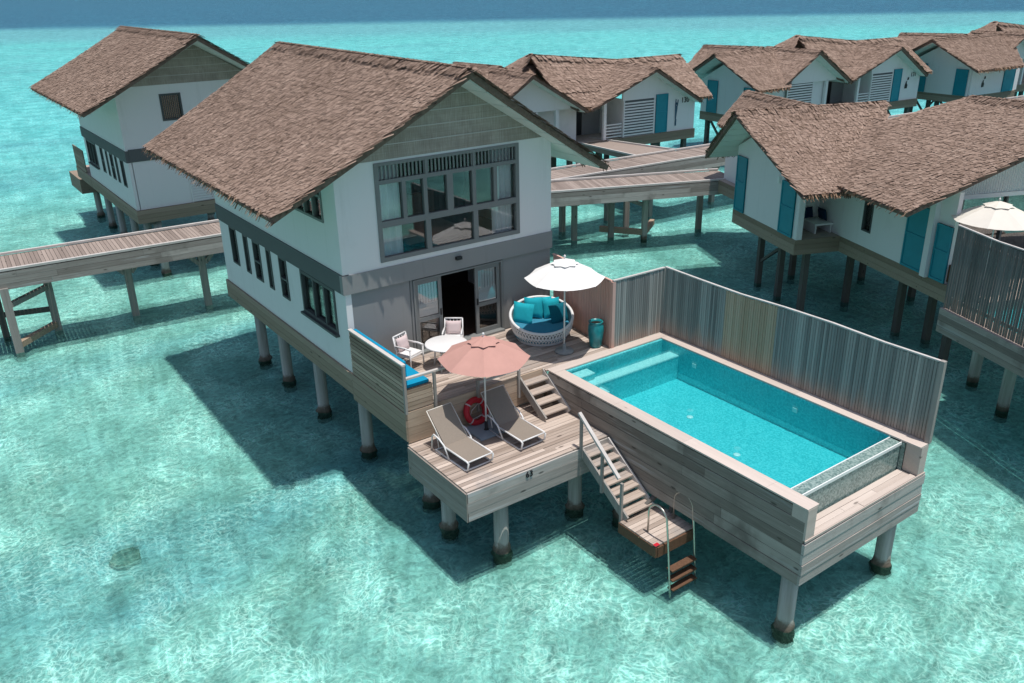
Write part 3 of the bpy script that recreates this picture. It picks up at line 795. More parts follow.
steps('deck_steps', 'short timber steps from the upper deck down to the loungers', 3.52, 4.4, -3.02, 3.0, -4.15, LZ, 4, False)
steps('water_steps', 'timber steps with handrail leading down to the sea beside the pool wall', 3.42, 4.36, -5.82, LZ, -7.5, .8, 7, True)
pl = thing('swim_platform', 'small timber landing at the foot of the sea steps', 'platform', (3.95, -8.05, .5))
p = MB(); boards(p, (3.3, -8.68, .8), (1, 0, 0), (0, 1, 0), 1.3, 1.24, .14, .035); p.build('deck_board', 'deck_x', pl)
bx(pl, 'frame', 'brown', (3.28, -8.7, .48, 3.34, -7.42, .76), (4.54, -8.7, .48, 4.6, -7.42, .76), (3.34, -8.72, .48, 4.54, -8.66, .76), (3.34, -7.48, .48, 4.54, -7.42, .76))
bx(pl, 'red_marker', 'red', (3.28, -8.7, .808, 3.42, -8.6, .814))
p = MB(); p.bar((4.5, -7.9, .5), (4.7, -7.9, 1.2), .1, .1); p.bar((3.5, -7.45, .55), (4.7, -7.45, 1.2), .1, .1); p.build('brace', 'dark_post', pl)
ld = thing('swim_ladder', 'curved steel swim ladder dropping from the landing into the sea', 'ladder', (3.98, -8.8, -.4))
for x in (3.56, 4.42):
    pts = [(x, -8.15, .8), (x, -8.15, 1.38)] + [(x, -8.15 - .3 + .3 * math.cos(a), 1.38 + .3 * math.sin(a)) for a in [R(q) for q in range(20, 161, 20)]] + [(x, -8.75, 1.33), (x, -8.86, .5), (x, -8.95, -.3), (x, -8.98, -.62)]
    p = MB(); p.tube(pts, .024, 8); p.build('rail', 'steel', ld)
for z, y in ((.12, -8.9), (-.14, -8.93), (-.4, -8.96)):
    p = MB(); p.box(3.58, y - .09, z - .02, 4.4, y + .1, z + .02); p.build('rung', 'brown', ld)

# ------------------------------------------------------------------ pool
pool = thing('plunge_pool', 'rectangular turquoise plunge pool clad in weathered boards', 'pool', (6.6, -7.5, -.4))
PX0, PX1, PY0, PY1 = 4.4, 8.82, -11.75, -3.22
IX0, IX1, IY1, IYE = 4.74, 8.46, -3.58, -11.02
for side in (0, 1):
    p = MB()
    for k in range(7):
        z0 = 1.12 + k * .262; y = PY0 + .02; L_ = rnd.uniform(2, 4)
        while y < PY1 - .01:
            ye = min(PY1, y + L_); L_ = rnd.uniform(3, 4.4); e = rnd.uniform(0, .014)
            if side == 0: p.box(PX0 - e, y, z0, PX0 + .06, ye - .006, z0 + .25)
            else: p.box(PX1 - .06, y, z0, PX1 + e, ye - .006, z0 + .25)
            y = ye
    p.build('side_cladding', 'fascia_y', pool)
p = MB()
for k in range(4):
    z0 = 1.14 + k * .262; sk = .015 * (k % 2); p.hexa([(PX0 - .02, PY0 - .04 - sk, z0 - .01), (PX1 + .03 - .04 * (k == 1), PY0 - .04 - sk, z0 + .02), (PX1 + .03 - .04 * (k == 1), PY0 + .015, z0 + .02), (PX0 - .02, PY0 + .015, z0 - .01)],
                                         [(PX0 - .02, PY0 - .04 - sk, z0 + .235), (PX1 + .03 - .03 * (k == 2), PY0 - .04 - sk, z0 + .262), (PX1 + .03 - .03 * (k == 2), PY0 + .015, z0 + .262), (PX0 - .02, PY0 + .015, z0 + .235)])
p.build('end_cladding', 'fascia_x', pool)
bx(pool, 'shell', 'concrete', (PX0 + .065, PY0 + .02, 1.15, PX1 - .065, IYE - .01, 2.2), (PX0 + .065, IYE, 1.15, PX1 - .065, PY1 - .02, 1.45))
FZ = 1.95
bx(pool, 'floor', 'tile', (IX0, IYE, FZ - .1, IX1, IY1, FZ))
bx(pool, 'basin_wall', 'tile', (PX0 + .07, IYE, 1.5, IX0, PY1, 2.985), (IX1, IYE, 1.5, PX1 - .07, PY1, 2.985), (IX0, IY1, 1.5, IX1, PY1 - .02, 2.985), (IX0, IYE, 1.5, IX1, IYE + .03, 2.9))
bx(pool, 'overflow_wall', 'tile_end', (IX0 - .02, IYE - .27, 2.2, IX1 + .02, IYE - .002, 2.93), (IX1 + .021, PY0 + .36, 2.25, IX1 + .05, IYE - .28, 2.96), (IX0 - .05, PY0 + .36, 2.25, IX0 - .021, IYE - .28, 2.96))
bx(pool, 'overflow_edge', 'tile_white', (IX0, IYE - .3, 2.9, IX1, IYE - .275, 2.975), (IX0, IYE - .003, 2.93, IX1, IYE + .02, 2.972))
bx(pool, 'gutter', 'tile_end', (IX0, IYE - .274, 2.932, IX1, IYE - .005, 2.955))
for x0, x1, yb in ((PX0 - .03, IX0, PY0 - .03), (IX1, PX1 + .03, PY0 - .03)):
    p = MB(); y = PY1 - .3
    while y > yb + .05:
        y2 = max(yb, y - 2.4); p.box(x0, y2 + .004, 2.992, x1, y, 3.03); y = y2
    p.build('coping', 'coping_y', pool)
p = MB(); p.box(PX0 - .03, PY1 - .296, 2.993, 6.6, PY1 + .02, 3.032); p.box(6.604, PY1 - .296, 2.993, PX1 + .03, PY1 + .02, 3.032)
p.build('coping', 'coping', pool)
for x0, x1 in ((PX0 - .01, IX0 - .055), (IX1 + .06, PX1 - .03)): bx(pool, 'end_post', 'coping', (x0, PY0 - .03, 2.25, x1, PY0 + .35, 2.99))
p = MB(); boards(p, (IX0 - .02, PY0 - .02, 2.26), (1, 0, 0), (0, 1, 0), IX1 - IX0 + .04, .44, .15, .05, .006, split=1.6)
p.box(PX0 - .012, PY0 - .05, 2.21, PX1 + .012, PY0 - .025, 2.262); p.build('ledge', 'coping', pool)
# steps and bench under water
bx(pool, 'bench', 'tile', (IX0, -4.27, FZ, IX1, IY1 - .32, 2.67))
bx(pool, 'bench_top', 'tile_step', (IX0, -4.28, 2.672, IX1, IY1 - .32, 2.71))
bx(pool, 'bench_back', 'tile', (IX0, IY1 - .315, FZ, IX1, IY1 - .005, 2.5))
for q in ((IX0, -3.98, 2.73, 5.45, -3.62, 2.9), (IX0, -4.66, FZ, 5.4, -4.29, 2.6), (IX0, -5.0, FZ, 5.25, -4.67, 2.4)):
    bx(pool, 'step', 'tile', (*q[:5], q[5] - .03)); bx(pool, 'step_top', 'tile_step', (q[0], q[1] - .005, q[5] - .028, q[3] + .005, q[4], q[5]))
for x, y in ((5.85, -5.4), (6.95, -6.2), (6.4, -8.3)):
    p = MB(); p.lathe([(.09, FZ), (.09, FZ + .02), (.05, FZ + .03)], 14, (x, y, 0)); p.build('floor_drain', 'tile_white', pool)
for x, y, z in ((IX1 - .01, -4.9, 2.6), (IX1 - .01, -8.4, 2.6)):
    p = MB(); p.box(x - .02, y - .07, z - .06, x, y + .07, z + .06); p.build('pool_lamp', 'tile_white', pool)
p = MB(); p.quad((IX0, IYE, 2.945), (IX1, IYE, 2.945), (IX1, IY1, 2.945), (IX0, IY1, 2.945)); p.build('pool_water', 'poolwater', pool)
for x, y in ((4.72, -11.35), (8.45, -11.35), (4.75, -6.0), (8.45, -6.0)): pile(pool, x, y, 1.5)

# ------------------------------------------------------------------ fences
def fence(label, a, b_, z0, z1, mat, cap='cap', bw=.075, sections=None, name='timber_fence', gap=.012, z0b=None, posts=True, group=None, th=.03):
    a, b_ = V((*a, 0)), V((*b_, 0)); d = (b_ - a); L = d.length; d.normalize(); nrm = V((-d.y, d.x, 0))
    t = thing(name, label, 'fence', (*((a + b_) / 2).xy, z0), group)
    zb = z0 if z0b is None else z0b
    dip = lambda f: .06 * math.sin(f * 5.2) ** 2 if L > 5 else .02 * f
    k = int(L / bw); sec = sections or [(1.0, mat)]; meshes = {}
    for i in range(k):
        u = i * bw; f = u / L; m = next(q[1] for q in sec if f <= q[0]); mb = meshes.setdefault(m, MB())
        e = nrm * rnd.uniform(-.006, .006); p = a + d * (u + gap / 2) + e; q = a + d * (u + bw - gap / 2) + e
        zt = z1 - rnd.uniform(0, .03) - dip(f); zz = z0 + (zb - z0) * f
        mb.hexa([(p.x, p.y, zz), (q.x, q.y, zz), (q.x + nrm.x * th, q.y + nrm.y * th, zz), (p.x + nrm.x * th, p.y + nrm.y * th, zz)],
                [(p.x, p.y, zt), (q.x, q.y, zt), (q.x + nrm.x * th, q.y + nrm.y * th, zt), (p.x + nrm.x * th, p.y + nrm.y * th, zt)])
    for m, mb in meshes.items(): mb.build('board_panel', m, t)
    p = MB(); o_ = nrm * .015; N = max(1, int(L / 1.4))
    for i in range(N): p.bar(a.lerp(b_, i / N) + o_ + V((0, 0, z1 + .02 - dip(i / N))), a.lerp(b_, (i + .997) / N) + o_ + V((0, 0, z1 + .02 - dip((i + 1) / N))), .07, .035)
    p.build('top_cap', cap, t)
    p = MB()
    for z in (z0 + .35, z1 - .35): p.bar(a + nrm * .065 + V((0, 0, z)), b_ + nrm * .065 + V((0, 0, z)), .06, .1)
    p.build('back_rail', 'post', t)
    p = MB(); p.box(b_.x - .05, b_.y - .05, z0, b_.x + .06, b_.y + .06, z1 + .0)
    if 'right edge' not in label: p.build('end_post', mat if mat == 'fence_red' else 'post', t)
    return t
# board side faces the pool: nrm points away from the pool
fence('long grey board fence with one tan section along the far side of the pool', (8.8, -3.22), (8.8, -11.74), 3.035, 5.08, 'fence', sections=[(.27, 'fence'), (.47, 'fence_tan'), (1.0, 'fence')])
fence('short grey board fence panel at the head of the pool', (6.76, -3.2), (8.79, -3.2), 3.035, 5.08, 'fence')
fence('reddish board fence between the villa corner and the urn', (7.07, -.05), (6.78, -3.17), 3.0, 5.06, 'fence_red', cap='fence_red')

# ------------------------------------------------------------------ terrace furniture
bench = thing('corner_bench', 'built in slatted timber bench against the left edge of the upper deck', 'bench', (.45, -1.5, DZ))
p = MB()
for k in range(11): z0 = 3.02 + k * .117; p.box(-.02 - .006 * (k % 2), -3.06, z0, .03, -.1, z0 + .094)
p.build('backrest', 'tan_y', bench)
bx(bench, 'back_cap', 'cap', (-.05, -3.09, 4.31, .06, -.08, 4.35))
bx(bench, 'back_post', 'post', (-.03, -3.1, 2.98, .04, -3.03, 4.309))
p = MB()
for k in range(5): z0 = 3.02 + k * .117; p.box(.05, -3.02, z0, .82, -2.98, z0 + .105)
for k in range(5): z0 = 3.02 + k * .117; p.box(.78, -2.97, z0, .82, -.2, z0 + .105)
p.build('seat_front', 'tan_x', bench)
bx(bench, 'seat', 'tan_y', (.04, -2.97, 3.56, .82, -.15, 3.6))
p = MB(); p.bar((.0, -3.03, 3.93), (1.2, -3.03, 3.93), .09, .05); p.build('arm_rail', 'cap', bench)
p = MB(); p.box(.07, -2.95, 3.605, .78, -.18, 3.7); p.box(.065, -2.95, 3.71, .16, -.18, 4.36)
cu = solo(p, 'bench_cushion', 'blue', 'long bright blue cushion lying on the timber corner bench', 'cushion', (.45, -1.5, 3.6))
m_ = cu.modifiers.new('soft', 'BEVEL'); m_.width = .03; m_.segments = 2

tb = thing('round_table', 'white round dining table between the two pale chairs', 'table', (2.32, -1.28, DZ))
p = MB(); p.lathe([(.0, 3.68), (.57, 3.68), (.6, 3.69), (.6, 3.715), (.58, 3.725), (0, 3.725)], 36, (2.32, -1.28, 0), False); p.build('tabletop', 'white_metal', tb)
for a in range(4):
    ca, sa = math.cos(a * math.pi / 2 + .6), math.sin(a * math.pi / 2 + .6)
    p = MB(); p.tube([(2.32 + .4 * ca, -1.28 + .4 * sa, 3.0), (2.32 + .33 * ca, -1.28 + .33 * sa, 3.68)], .025, 8); p.build('leg', 'white_metal', tb)
p = MB(); p.tube([(2.32 + .35 * math.cos(a * math.pi / 8), -1.28 + .35 * math.sin(a * math.pi / 8), 3.64) for a in range(16)], .018, 6, closed=True); p.build('frame', 'white_metal', tb)

def chair(label):
    c = thing('dining_chair', label, 'chair', (0, 0, 0), 'pale metal dining chairs')
    for x in (-.27, .27):
        p = MB(); p.tube([(x, -.27, 0), (x, -.27, .64)], .022, 8); p.build('leg', 'white_metal', c)
        p = MB(); p.tube([(x, .25, 0), (x * .98, .24, .45), (x * .95, .34, .9)], .022, 8); p.build('leg', 'white_metal', c)
        p = MB(); p.tube([(x, -.29, .64), (x, -.1, .66), (x * .97, .27, .64)], .026, 8); p.build('armrest', 'white_metal', c)
    p = MB(); p.box(-.27, -.27, .38, .27, .26, .41); p.box(-.25, -.25, .415, .25, .22, .46); p.build('seat', 'white_metal', c)
    p = MB(); p.tube([(-.26, .34, .9), (.26, .34, .9)], .024, 8); p.tube([(-.26, .28, .5), (.26, .28, .5)], .015, 6)
    for k in range(5): x = -.2 + k * .1; p.tube([(x, .28, .5), (x, .34, .9)], .011, 6)
    p.build('backrest', 'white_metal', c); return c
def put(o, x, y, z, rz): o.location = (x, y, z); o.rotation_euler = (0, 0, R(rz)); return o
ch1 = chair('pale chair on the bench side of the white round table')
ch2 = copy_tree(ch1); ch2['label'] = 'pale chair on the door side of the white round table, back to the doorway'
put(ch1, 1.5, -.62, DZ, 20); put(ch2, 3.05, -.45, DZ, -38)
def cushion(label, c, w, h, t, rx, rz, mat, group=None, name='cushion'):
    p = MB(); p.pillow((0, 0, 0), w, h, t, R(rx), R(rz)); o = p.build(name, mat); o.location = c; return tag(o, label, 'cushion', group)
def on_chair(ch, label):
    q = ch.matrix_basis if False else Matrix.Translation(ch.location) @ Matrix.Rotation(ch.rotation_euler.z, 4, 'Z')
    c = q @ V((0, .22, .66)); return cushion(label, c, .46, .4, .14, -14, math.degrees(ch.rotation_euler.z), 'pinkpad', 'pale pink chair cushions')
on_chair(ch1, 'pale pink cushion on the chair nearest the blue bench'); on_chair(ch2, 'pale pink cushion on the chair in front of the doorway')

# parasols
def parasol(label, base, pole_h, r, mat, base_kind, rim_drop=.55, rot=0, group='garden parasols', n=8, base_z=None):
    t = thing('parasol', label, 'parasol', base, group); x, y, z = base; za = z + pole_h; zr = za - rim_drop
    p = MB(); p.tube([(x, y, z + .02), (x, y, za + .02)], .024, 10); p.build('pole', 'white_metal', t)
    p = MB(); p.lathe([(0.001, za + .03), (.03, za + .05), (.035, za + .085), (.02, za + .115), (.001, za + .125)], 10, (x, y, 0), False); p.build('finial', 'white_metal', t)
    ang = [2 * math.pi * k / n + rot for k in range(n)]
    def pt(k, f, drop=None, sag=0):
        a = ang[k % n]; rr = r * f; return V((x + rr * math.cos(a), y + rr * math.sin(a), za - rim_drop * (f ** 1.12)))
    p = MB(); N = 6
    for k in range(n):
        for i in range(N):
            f0, f1 = .16 + .84 * i / N, .16 + .84 * (i + 1) / N
            for j in range(4):
                def q(f, u):
                    a_, b_ = pt(k, f), pt(k + 1, f); c = a_.lerp(b_, u); c.z += -.05 * f * 4 * u * (1 - u) * .6; return c
                p.quad(q(f0, j / 4), q(f0, (j + 1) / 4), q(f1, (j + 1) / 4), q(f1, j / 4))
        a_, b_ = pt(k, 1), pt(k + 1, 1)
    ca = p.build('canopy', mat, t)
    p = MB()
    for k in range(n):                                                    # scalloped vent cap
        c0 = V((x, y, za + .02)); a_, b_ = pt(k, .36) + V((0, 0, .055)), pt(k + 1, .36) + V((0, 0, .055))
        m_ = (a_ + b_) / 2; m_ = m_ + (V((x, y, m_.z)) - m_) * .14
        p.quad(c0, a_, m_, b_)
    p.build('vent', mat, ca)
    for k in range(n):
        p = MB(); a_ = pt(k, .08) - V((0, 0, .03)); b_ = pt(k, 1) - V((0, 0, .012)); p.bar(a_, b_, .018, .018)
        p.bar(V((x, y, zr - .18)), pt(k, .52) - V((0, 0, .03)), .014, .014); p.build('rib', 'white_metal', t)
    p = MB()
    if base_kind == 'round':
        p.lathe([(.001, z + .003), (.27, z + .003), (.28, z + .03), (.26, z + .075), (.06, z + .09), (.05, z + .26), (.001, z + .26)], 28, (x, y, 0), False); p.build('base', 'concrete', t)
    else:
        p.box(x - .42, y - .38, z + .004, x + .62, y + .42, z + .05); p.build('base', 'bluepad', t)
        p = MB(); p.lathe([(.001, z + .052), (.07, z + .052), (.045, z + .075), (.04, z + .3), (.001, z + .3)], 14, (x, y, 0), False); p.build('socket', 'black', t)
    return t
parasol('white parasol with round concrete base beside the round daybed', (5.55, -2.5, DZ), 2.82, 1.14, 'offwhite', 'round', .54, .15)
parasol('dusty pink parasol shading the two loungers', (2.01, -3.64, LZ), 2.68, 1.18, 'pink', 'square', .56, .2)

# loungers
def lounger(label):
    t = thing('sun_lounger', label, 'sun lounger', (0, 0, 0), 'taupe sling sun loungers')
    SZ = .3; W = .37; hinge = .0                                        # foot at y=-1.0, hinge, head rises behind
    hy, hz = .7, 1.0
    for x in (-W, W):
        p = MB(); p.tube([(x, .4, .03), (x, -.9, .03), (x, -1.0, .08), (x, -1.04, SZ - .03), (x, -.98, SZ), (x, hinge, SZ)], .024, 8); p.build('side_frame', 'white_metal', t)
        p = MB(); p.tube([(x * 1.08, .5, .03), (x * 1.12, .44, .4), (x * 1.12, .36, .5), (x * 1.12, .14, .47), (x * 1.09, -.06, .36), (x * 1.05, -.24, .05)], .022, 8); p.build('armrest', 'white_metal', t)
    p = MB()
    for y, z in ((-1.02, SZ), (-.93, .03), (.38, .03)): p.tube([(-W, y, z), (W, y, z)], .02, 8)
    p.build('cross_bar', 'white_metal', t)
    p = MB()
    pts = [(-1.0, SZ + .012), (-.65, SZ - .012), (hinge, SZ + .012)]
    for (y0, z0), (y1, z1) in zip(pts, pts[1:]): p.hexa([(-W + .02, y0, z0 - .012), (W - .02, y0, z0 - .012), (W - .02, y1, z1 - .012), (-W + .02, y1, z1 - .012)], [(-W + .02, y0, z0), (W - .02, y0, z0), (W - .02, y1, z1), (-W + .02, y1, z1)])
    p.build('seat', 'taupe', t)
    p = MB(); p.hexa([(-W + .03, hinge, SZ), (W - .03, hinge, SZ), (W - .03, hy, hz - .014), (-W + .03, hy, hz - .014)], [(-W + .03, hinge - .01, SZ + .014), (W - .03, hinge - .01, SZ + .014), (W - .03, hy - .01, hz), (-W + .03, hy - .01, hz)])
    bk = p.build('backrest', 'taupe', t)
    p = MB()
    for x in (-W, W): p.tube([(x, hinge, SZ), (x, hy, hz)], .013, 8)
    p.tube([(-W, hy, hz), (W, hy, hz)], .013, 8); p.build('back_frame', 'cream', bk)
    p = MB(); p.tube([(-W + .05, .3, .1), (-W + .05, .4, .6)], .014, 6); p.tube([(W - .05, .3, .1), (W - .05, .4, .6)], .014, 6); p.build('prop', 'white_metal', t)
    return t
l1 = lounger('taupe sun lounger on the left of the pink parasol pole'); l2 = copy_tree(l1); l2['label'] = 'taupe sun lounger on the right of the pink parasol pole, next to the short steps'
put(l1, .8, -4.08, LZ, 3); put(l2, 2.44, -4.06, LZ, 2)

# life ring
rg = thing('life_ring', 'red life ring leaning on the step behind the pink parasol pole', 'life ring', (2.02, -3.12, LZ))
def ringpt(a, r): return V((2.02 + r * math.cos(a), -3.15 + .1 * math.sin(a), 2.46 + r * math.sin(a)))
p = MB(); p.tube([ringpt(2 * math.pi * k / 32, .29) for k in range(32)], .085, 12, closed=True); p.build('ring', 'red', rg)
p = MB()
for k in range(4):
    a = math.pi / 4 + k * math.pi / 2; p.tube([ringpt(a - .06, .29), ringpt(a + .06, .29)], .089, 12)
p.build('band', 'pinkpad', rg)
p = MB(); p.tube([ringpt(math.pi / 4, .38), ringpt(.9 * math.pi, .12), ringpt(1.2 * math.pi, .34), ringpt(1.7 * math.pi, .15), ringpt(1.9 * math.pi, .36)], .01, 6); p.build('rope', 'white_metal', rg)

# round daybed
DB = V((5.72, -1.2, DZ)); FA = math.atan2(-.8, -.5)                      # where it opens
db = thing('daybed', 'round white woven daybed filled with turquoise cushions', 'daybed', DB)
def shell(a, f):
    c = math.cos(a - FA); top = .66 - .25 * c; rr = .74 + .2 * math.sin(min(1, f * 1.1) * math.pi * .55)
    lean = -.0
    return V((DB.x + rr * math.cos(a), DB.y + rr * math.sin(a), DZ + .05 + top * f))
p = MB(); NA = 56
for k in range(NA):
    for sg in (1, -1):
        pts = [shell(2 * math.pi * (k + sg * f * 2.2) / NA, f) for f in (0, .25, .5, .75, 1)]
        p.tube(pts, .019, 5, False)
for f in (.02, .5, 1):
    p.tube([shell(2 * math.pi * k / 48, f) for k in range(48)], .02 if f < 1 else .045, 8, closed=True)
p.build('woven_shell', 'white_metal', db)
p = MB()
for k in range(48):
    for i in range(4):
        g = lambda k_, f: DB.lerp(shell(2 * math.pi * k_ / 48, f), .965) + V((0, 0, .035 * 0)) if False else V((DB.x + (shell(2 * math.pi * k_ / 48, f).x - DB.x) * .96, DB.y + (shell(2 * math.pi * k_ / 48, f).y - DB.y) * .96, shell(2 * math.pi * k_ / 48, f).z))
        p.quad(g(k, i / 4), g(k + 1, i / 4), g(k + 1, (i + 1) / 4), g(k, (i + 1) / 4))
p.build('liner', 'concrete', db)
p = MB(); p.lathe([(.001, 3.1), (.8, 3.1), (.86, 3.2), (.88, 3.38), (.83, 3.44), (.001, 3.46)], 36, (DB.x, DB.y, 0), False); p.build('mattress', 'seatfab', db)
p = MB(); p.lathe([(.72, 3.005), (.76, 3.005), (.76, 3.08), (.72, 3.08)], 30, (DB.x, DB.y, 0), False); p.build('foot_ring', 'white_metal', db)
ux = V((math.cos(FA), math.sin(FA), 0)); vx = V((-math.sin(FA), math.cos(FA), 0)); fz = math.degrees(FA) + 90
for (u, v, w, h, rx, dz, mat, label, da) in (
        (-.2, -.54, .7, .66, -16, .0, 'cyan', 'large bright turquoise cushion leaning at the left end of the round daybed', -32),
        (-.5, -.2, .6, .62, -16, .08, 'cyan2', 'turquoise cushion at the back of the daybed, next to the large bright one', -14),
        (-.54, .1, .56, .62, -15, .08, 'cyan', 'turquoise cushion standing in the middle of the daybed back', 4),
        (-.48, .36, .56, .6, -15, .07, 'cyan2', 'turquoise cushion half hidden behind the dark teal one on the daybed', 18),
        (-.14, .54, .66, .62, -18, .0, 'tealfab', 'dark teal cushion leaning at the right end of the daybed', 30)):
    c = DB + ux * u + vx * v + V((0, 0, .42 + h / 2 + dz - .04))
    cushion(label, c, w, h, .17, rx, fz + da, mat, 'cushions in the round daybed')

urn = thing('urn', 'tall glazed teal urn standing by the reddish fence', 'urn', (6.53, -2.75, DZ))
p = MB(); p.lathe([(.001, 3.0), (.15, 3.0), (.17, 3.03), (.215, 3.3), (.235, 3.52), (.22, 3.68), (.19, 3.74), (.215, 3.78), (.215, 3.8), (.18, 3.8), (.165, 3.72)], 28, (6.53, -2.75, 0), False); p.build('body', 'ceramic', urn)
p = MB(); p.lathe([(.001, 3.735), (.17, 3.735)], 20, (6.53, -2.75, 0), False); p.build('soil', 'soil', urn)

# ------------------------------------------------------------------ walkways
WZ = 2.95
def support(parent, x, y, z1=2.2, w=.28, pale=False, corbel=True, dirx=(1, 0, 0)):
    p = MB(); p.box(x - w / 2, y - w / 2, -1.4, x + w / 2, y + w / 2, z1); o = p.build('post', 'pile' if pale else 'post', parent)
    if corbel:
        d = V(dirx)
        c = MB()
        for s2 in (1, -1):
            a = V((x, y, z1 - .62)) + d * s2 * w / 2; c.bar(a, V((x, y, z1 + .02)) + d * s2 * .72, .22, .18)
        c.bar(V((x, y, z1 + .03)) - d * .75, V((x, y, z1 + .03)) + d * .75, .2, .14); c.build('corbel', 'post', parent)
def walkway(label, x0, x1, y0, y1, zoff=0.0, near_cut=None):
    t = thing('walkway', label, 'walkway', ((x0 + x1) / 2, (y0 + y1) / 2, -.4), 'timber walkways')
    z = WZ + zoff
    p = MB(); n = int((x1 - x0) / .15)
    for i in range(n):
        x = x0 + i * .15; e = rnd.uniform(-.004, .004); p.box(x + .007, y0 + .1, z - .04 + e, x + .143, y1 - .1, z + e)
    p.build('deck_board', 'walk_y', t)
    for nm, ya, yb in (('near_fascia', y0 - .05, y0 + .0), ('far_fascia', y1, y1 + .05)):
        p = MB()
        for k in range(3):
            x = x0
            while x < x1 - .1:
                xe = min(x1, x + rnd.uniform(3, 5)); zz = z - .72 + k * .235; p.box(x, ya, zz, xe - .006, yb - .004 * (k % 2), zz + .226); x = xe
        p.build(nm, 'fascia_x', t)
    for yc, nm in ((y0, 'near_kerb'), (y1, 'far_kerb')):
        p = MB(); x = x0
        while x < x1 - .1:
            xe = min(x1, x + 3.6); p.box(x, yc - .055, z + .02, xe - .006, yc + .075, z + .11); x = xe
        p.build(nm, 'cap', t)
    bx(t, 'joist', 'dark_post', (x0, y0 + .3, z - .6, x1, y0 + .5, z - .05), (x0, y1 - .5, z - .6, x1, y1 - .3, z - .05))
    return t
FRAME[0] = -2.86
mw = walkway('long timber walkway running behind the two storey villas to the far right villas', -48, 98, 16.62, 19.15)
rot_inv = lambda x, y: rotf((0, 0, 0)) + Matrix.Rotation(-R(FRAME[0]), 3, 'Z') @ V((x, y, 0))
for x, y in ((-16, 18.6), (-11.5, 18.4), (-1.9, 18.4), (1.1, 17.7), (5.5, 17.6), (10, 17.4), (15.5, 17.2), (21.2, 17.0), (24.8, 17.2), (27.4, 16.3), (33, 16.4), (38, 16.2), (44, 16), (50, 15.7), (56, 15.4), (62, 15)):
    q = rot_inv(x, y); support(mw, q.x, q.y)
# braced frame at the left
for x, y in ((-6.7, 17.0), (-5.0, 18.7)):
    q = rot_inv(x, y); support(mw, q.x, q.y, 2.3, .3, False, False)
a, b_ = rot_inv(-6.7, 17.0), rot_inv(-5.0, 18.7)
for nm, z, m, w in (('tie_beam', 1.55, 'post', .2), ('low_brace', -.12, 'tan_x', .24)):
    p = MB(); p.bar((a.x, a.y, z), (b_.x, b_.y, z), w, w); p.build(nm, m, mw)
p = MB(); c_ = rot_inv(-6.9, 19.2); p.bar((c_.x, c_.y, .55), (b_.x, b_.y, .55), .16, .2); p.build('back_brace', 'dark_post', mw)
p = MB(); p.box(c_.x - .13, c_.y - .13, -1.4, c_.x + .13, c_.y + .13, 2.3); p.build('post', 'dark_post', mw)

FRAME[0] = -22.5
bw = walkway('short timber walkway branching to the teal shuttered villa on the right', 6.6, 21.6, 19.42, 21.93, -.012)
ri = lambda x, y: Matrix.Rotation(-R(FRAME[0]), 3, 'Z') @ V((x, y, 0))
for x, y in ((20.6, 15.2), (22.6, 14.4), (24.2, 14.9), (27.6, 12.5)):
    q = ri(x, y); support(bw, q.x, q.y)
q = ri(23.7, 12.9); support(bw, q.x, q.y, 2.25, .26, True, False)
a, b_, c_ = ri(23.7, 12.9), ri(22.3, 15.0), ri(25.6, 14.2)
for e, f_ in ((a, b_), (a, c_)):
    p = MB(); p.bar((e.x, e.y, .0), (f_.x, f_.y, .0), .26, .3); p.build('low_brace', 'tan_x', bw)
    p = MB(); p.bar((e.x, e.y, 1.5), (f_.x, f_.y, 2.2), .16, .18); p.build('diagonal_brace', 'post', bw)

FRAME[0] = 0
def path(label, pts, z):
    t = thing('walkway', label, 'walkway', (*pts[0], -.4), 'timber walkways')
    p = MB(); p.prism([(x, y, z - .3) for x, y in pts], (0, 0, .3)); p.build('deck_slab', 'walk_y', t)
    p = MB()
    for i in (1, 3): a, b_ = pts[i], pts[(i + 1) % 4]; p.bar((*a, z + .05), (*b_, z + .05), .12, .1)
    p.build('kerb', 'cap', t); return t
path('angled timber ramp from the long walkway to the porch of the nearest rear villa', [(30.6, 17.7), (29.2, 19.5), (29.0, 25.4), (26.2, 25.4)][::1] if False else [(27.7, 18.0), (30.9, 17.8), (29.8, 24.8), (28.0, 24.8)], WZ - .02)

# ------------------------------------------------------------------ villas with teal shutters
def wbox(parent, name, mat, *b): return bx(parent, name, mat, *b)
def shutter(parent, axis, c, u0, u1, z0, z1):
    p = MB(); zm = z0 + (z1 - z0) * .52
    def q(a, b_, e, f, d=.06):
        if axis == 'x': p.box(c - d, a, e, c, b_, f)
        else: p.box(a, c - d, e, b_, c, f)
    q(u0, u1, z0, z1, .05)
    for a, b_, e, f in ((u0, u0 + .07, z0, z1), (u1 - .07, u1, z0, z1), (u0 + .07, u1 - .07, z0, z0 + .08), (u0 + .07, u1 - .07, zm, zm + .07), (u0 + .07, u1 - .07, z1 - .08, z1)): q(a, b_, e, f, .075)
    o = p.build('shutter', 'teal', parent); return o
def far_piles(parent, pts, z1=2.4, r=.13):
    for x, y in pts:
        p = MB(); p.box(x - r, y - r, -1.4, x + r, y + r, z1); p.build('pile', 'dark_post', parent)
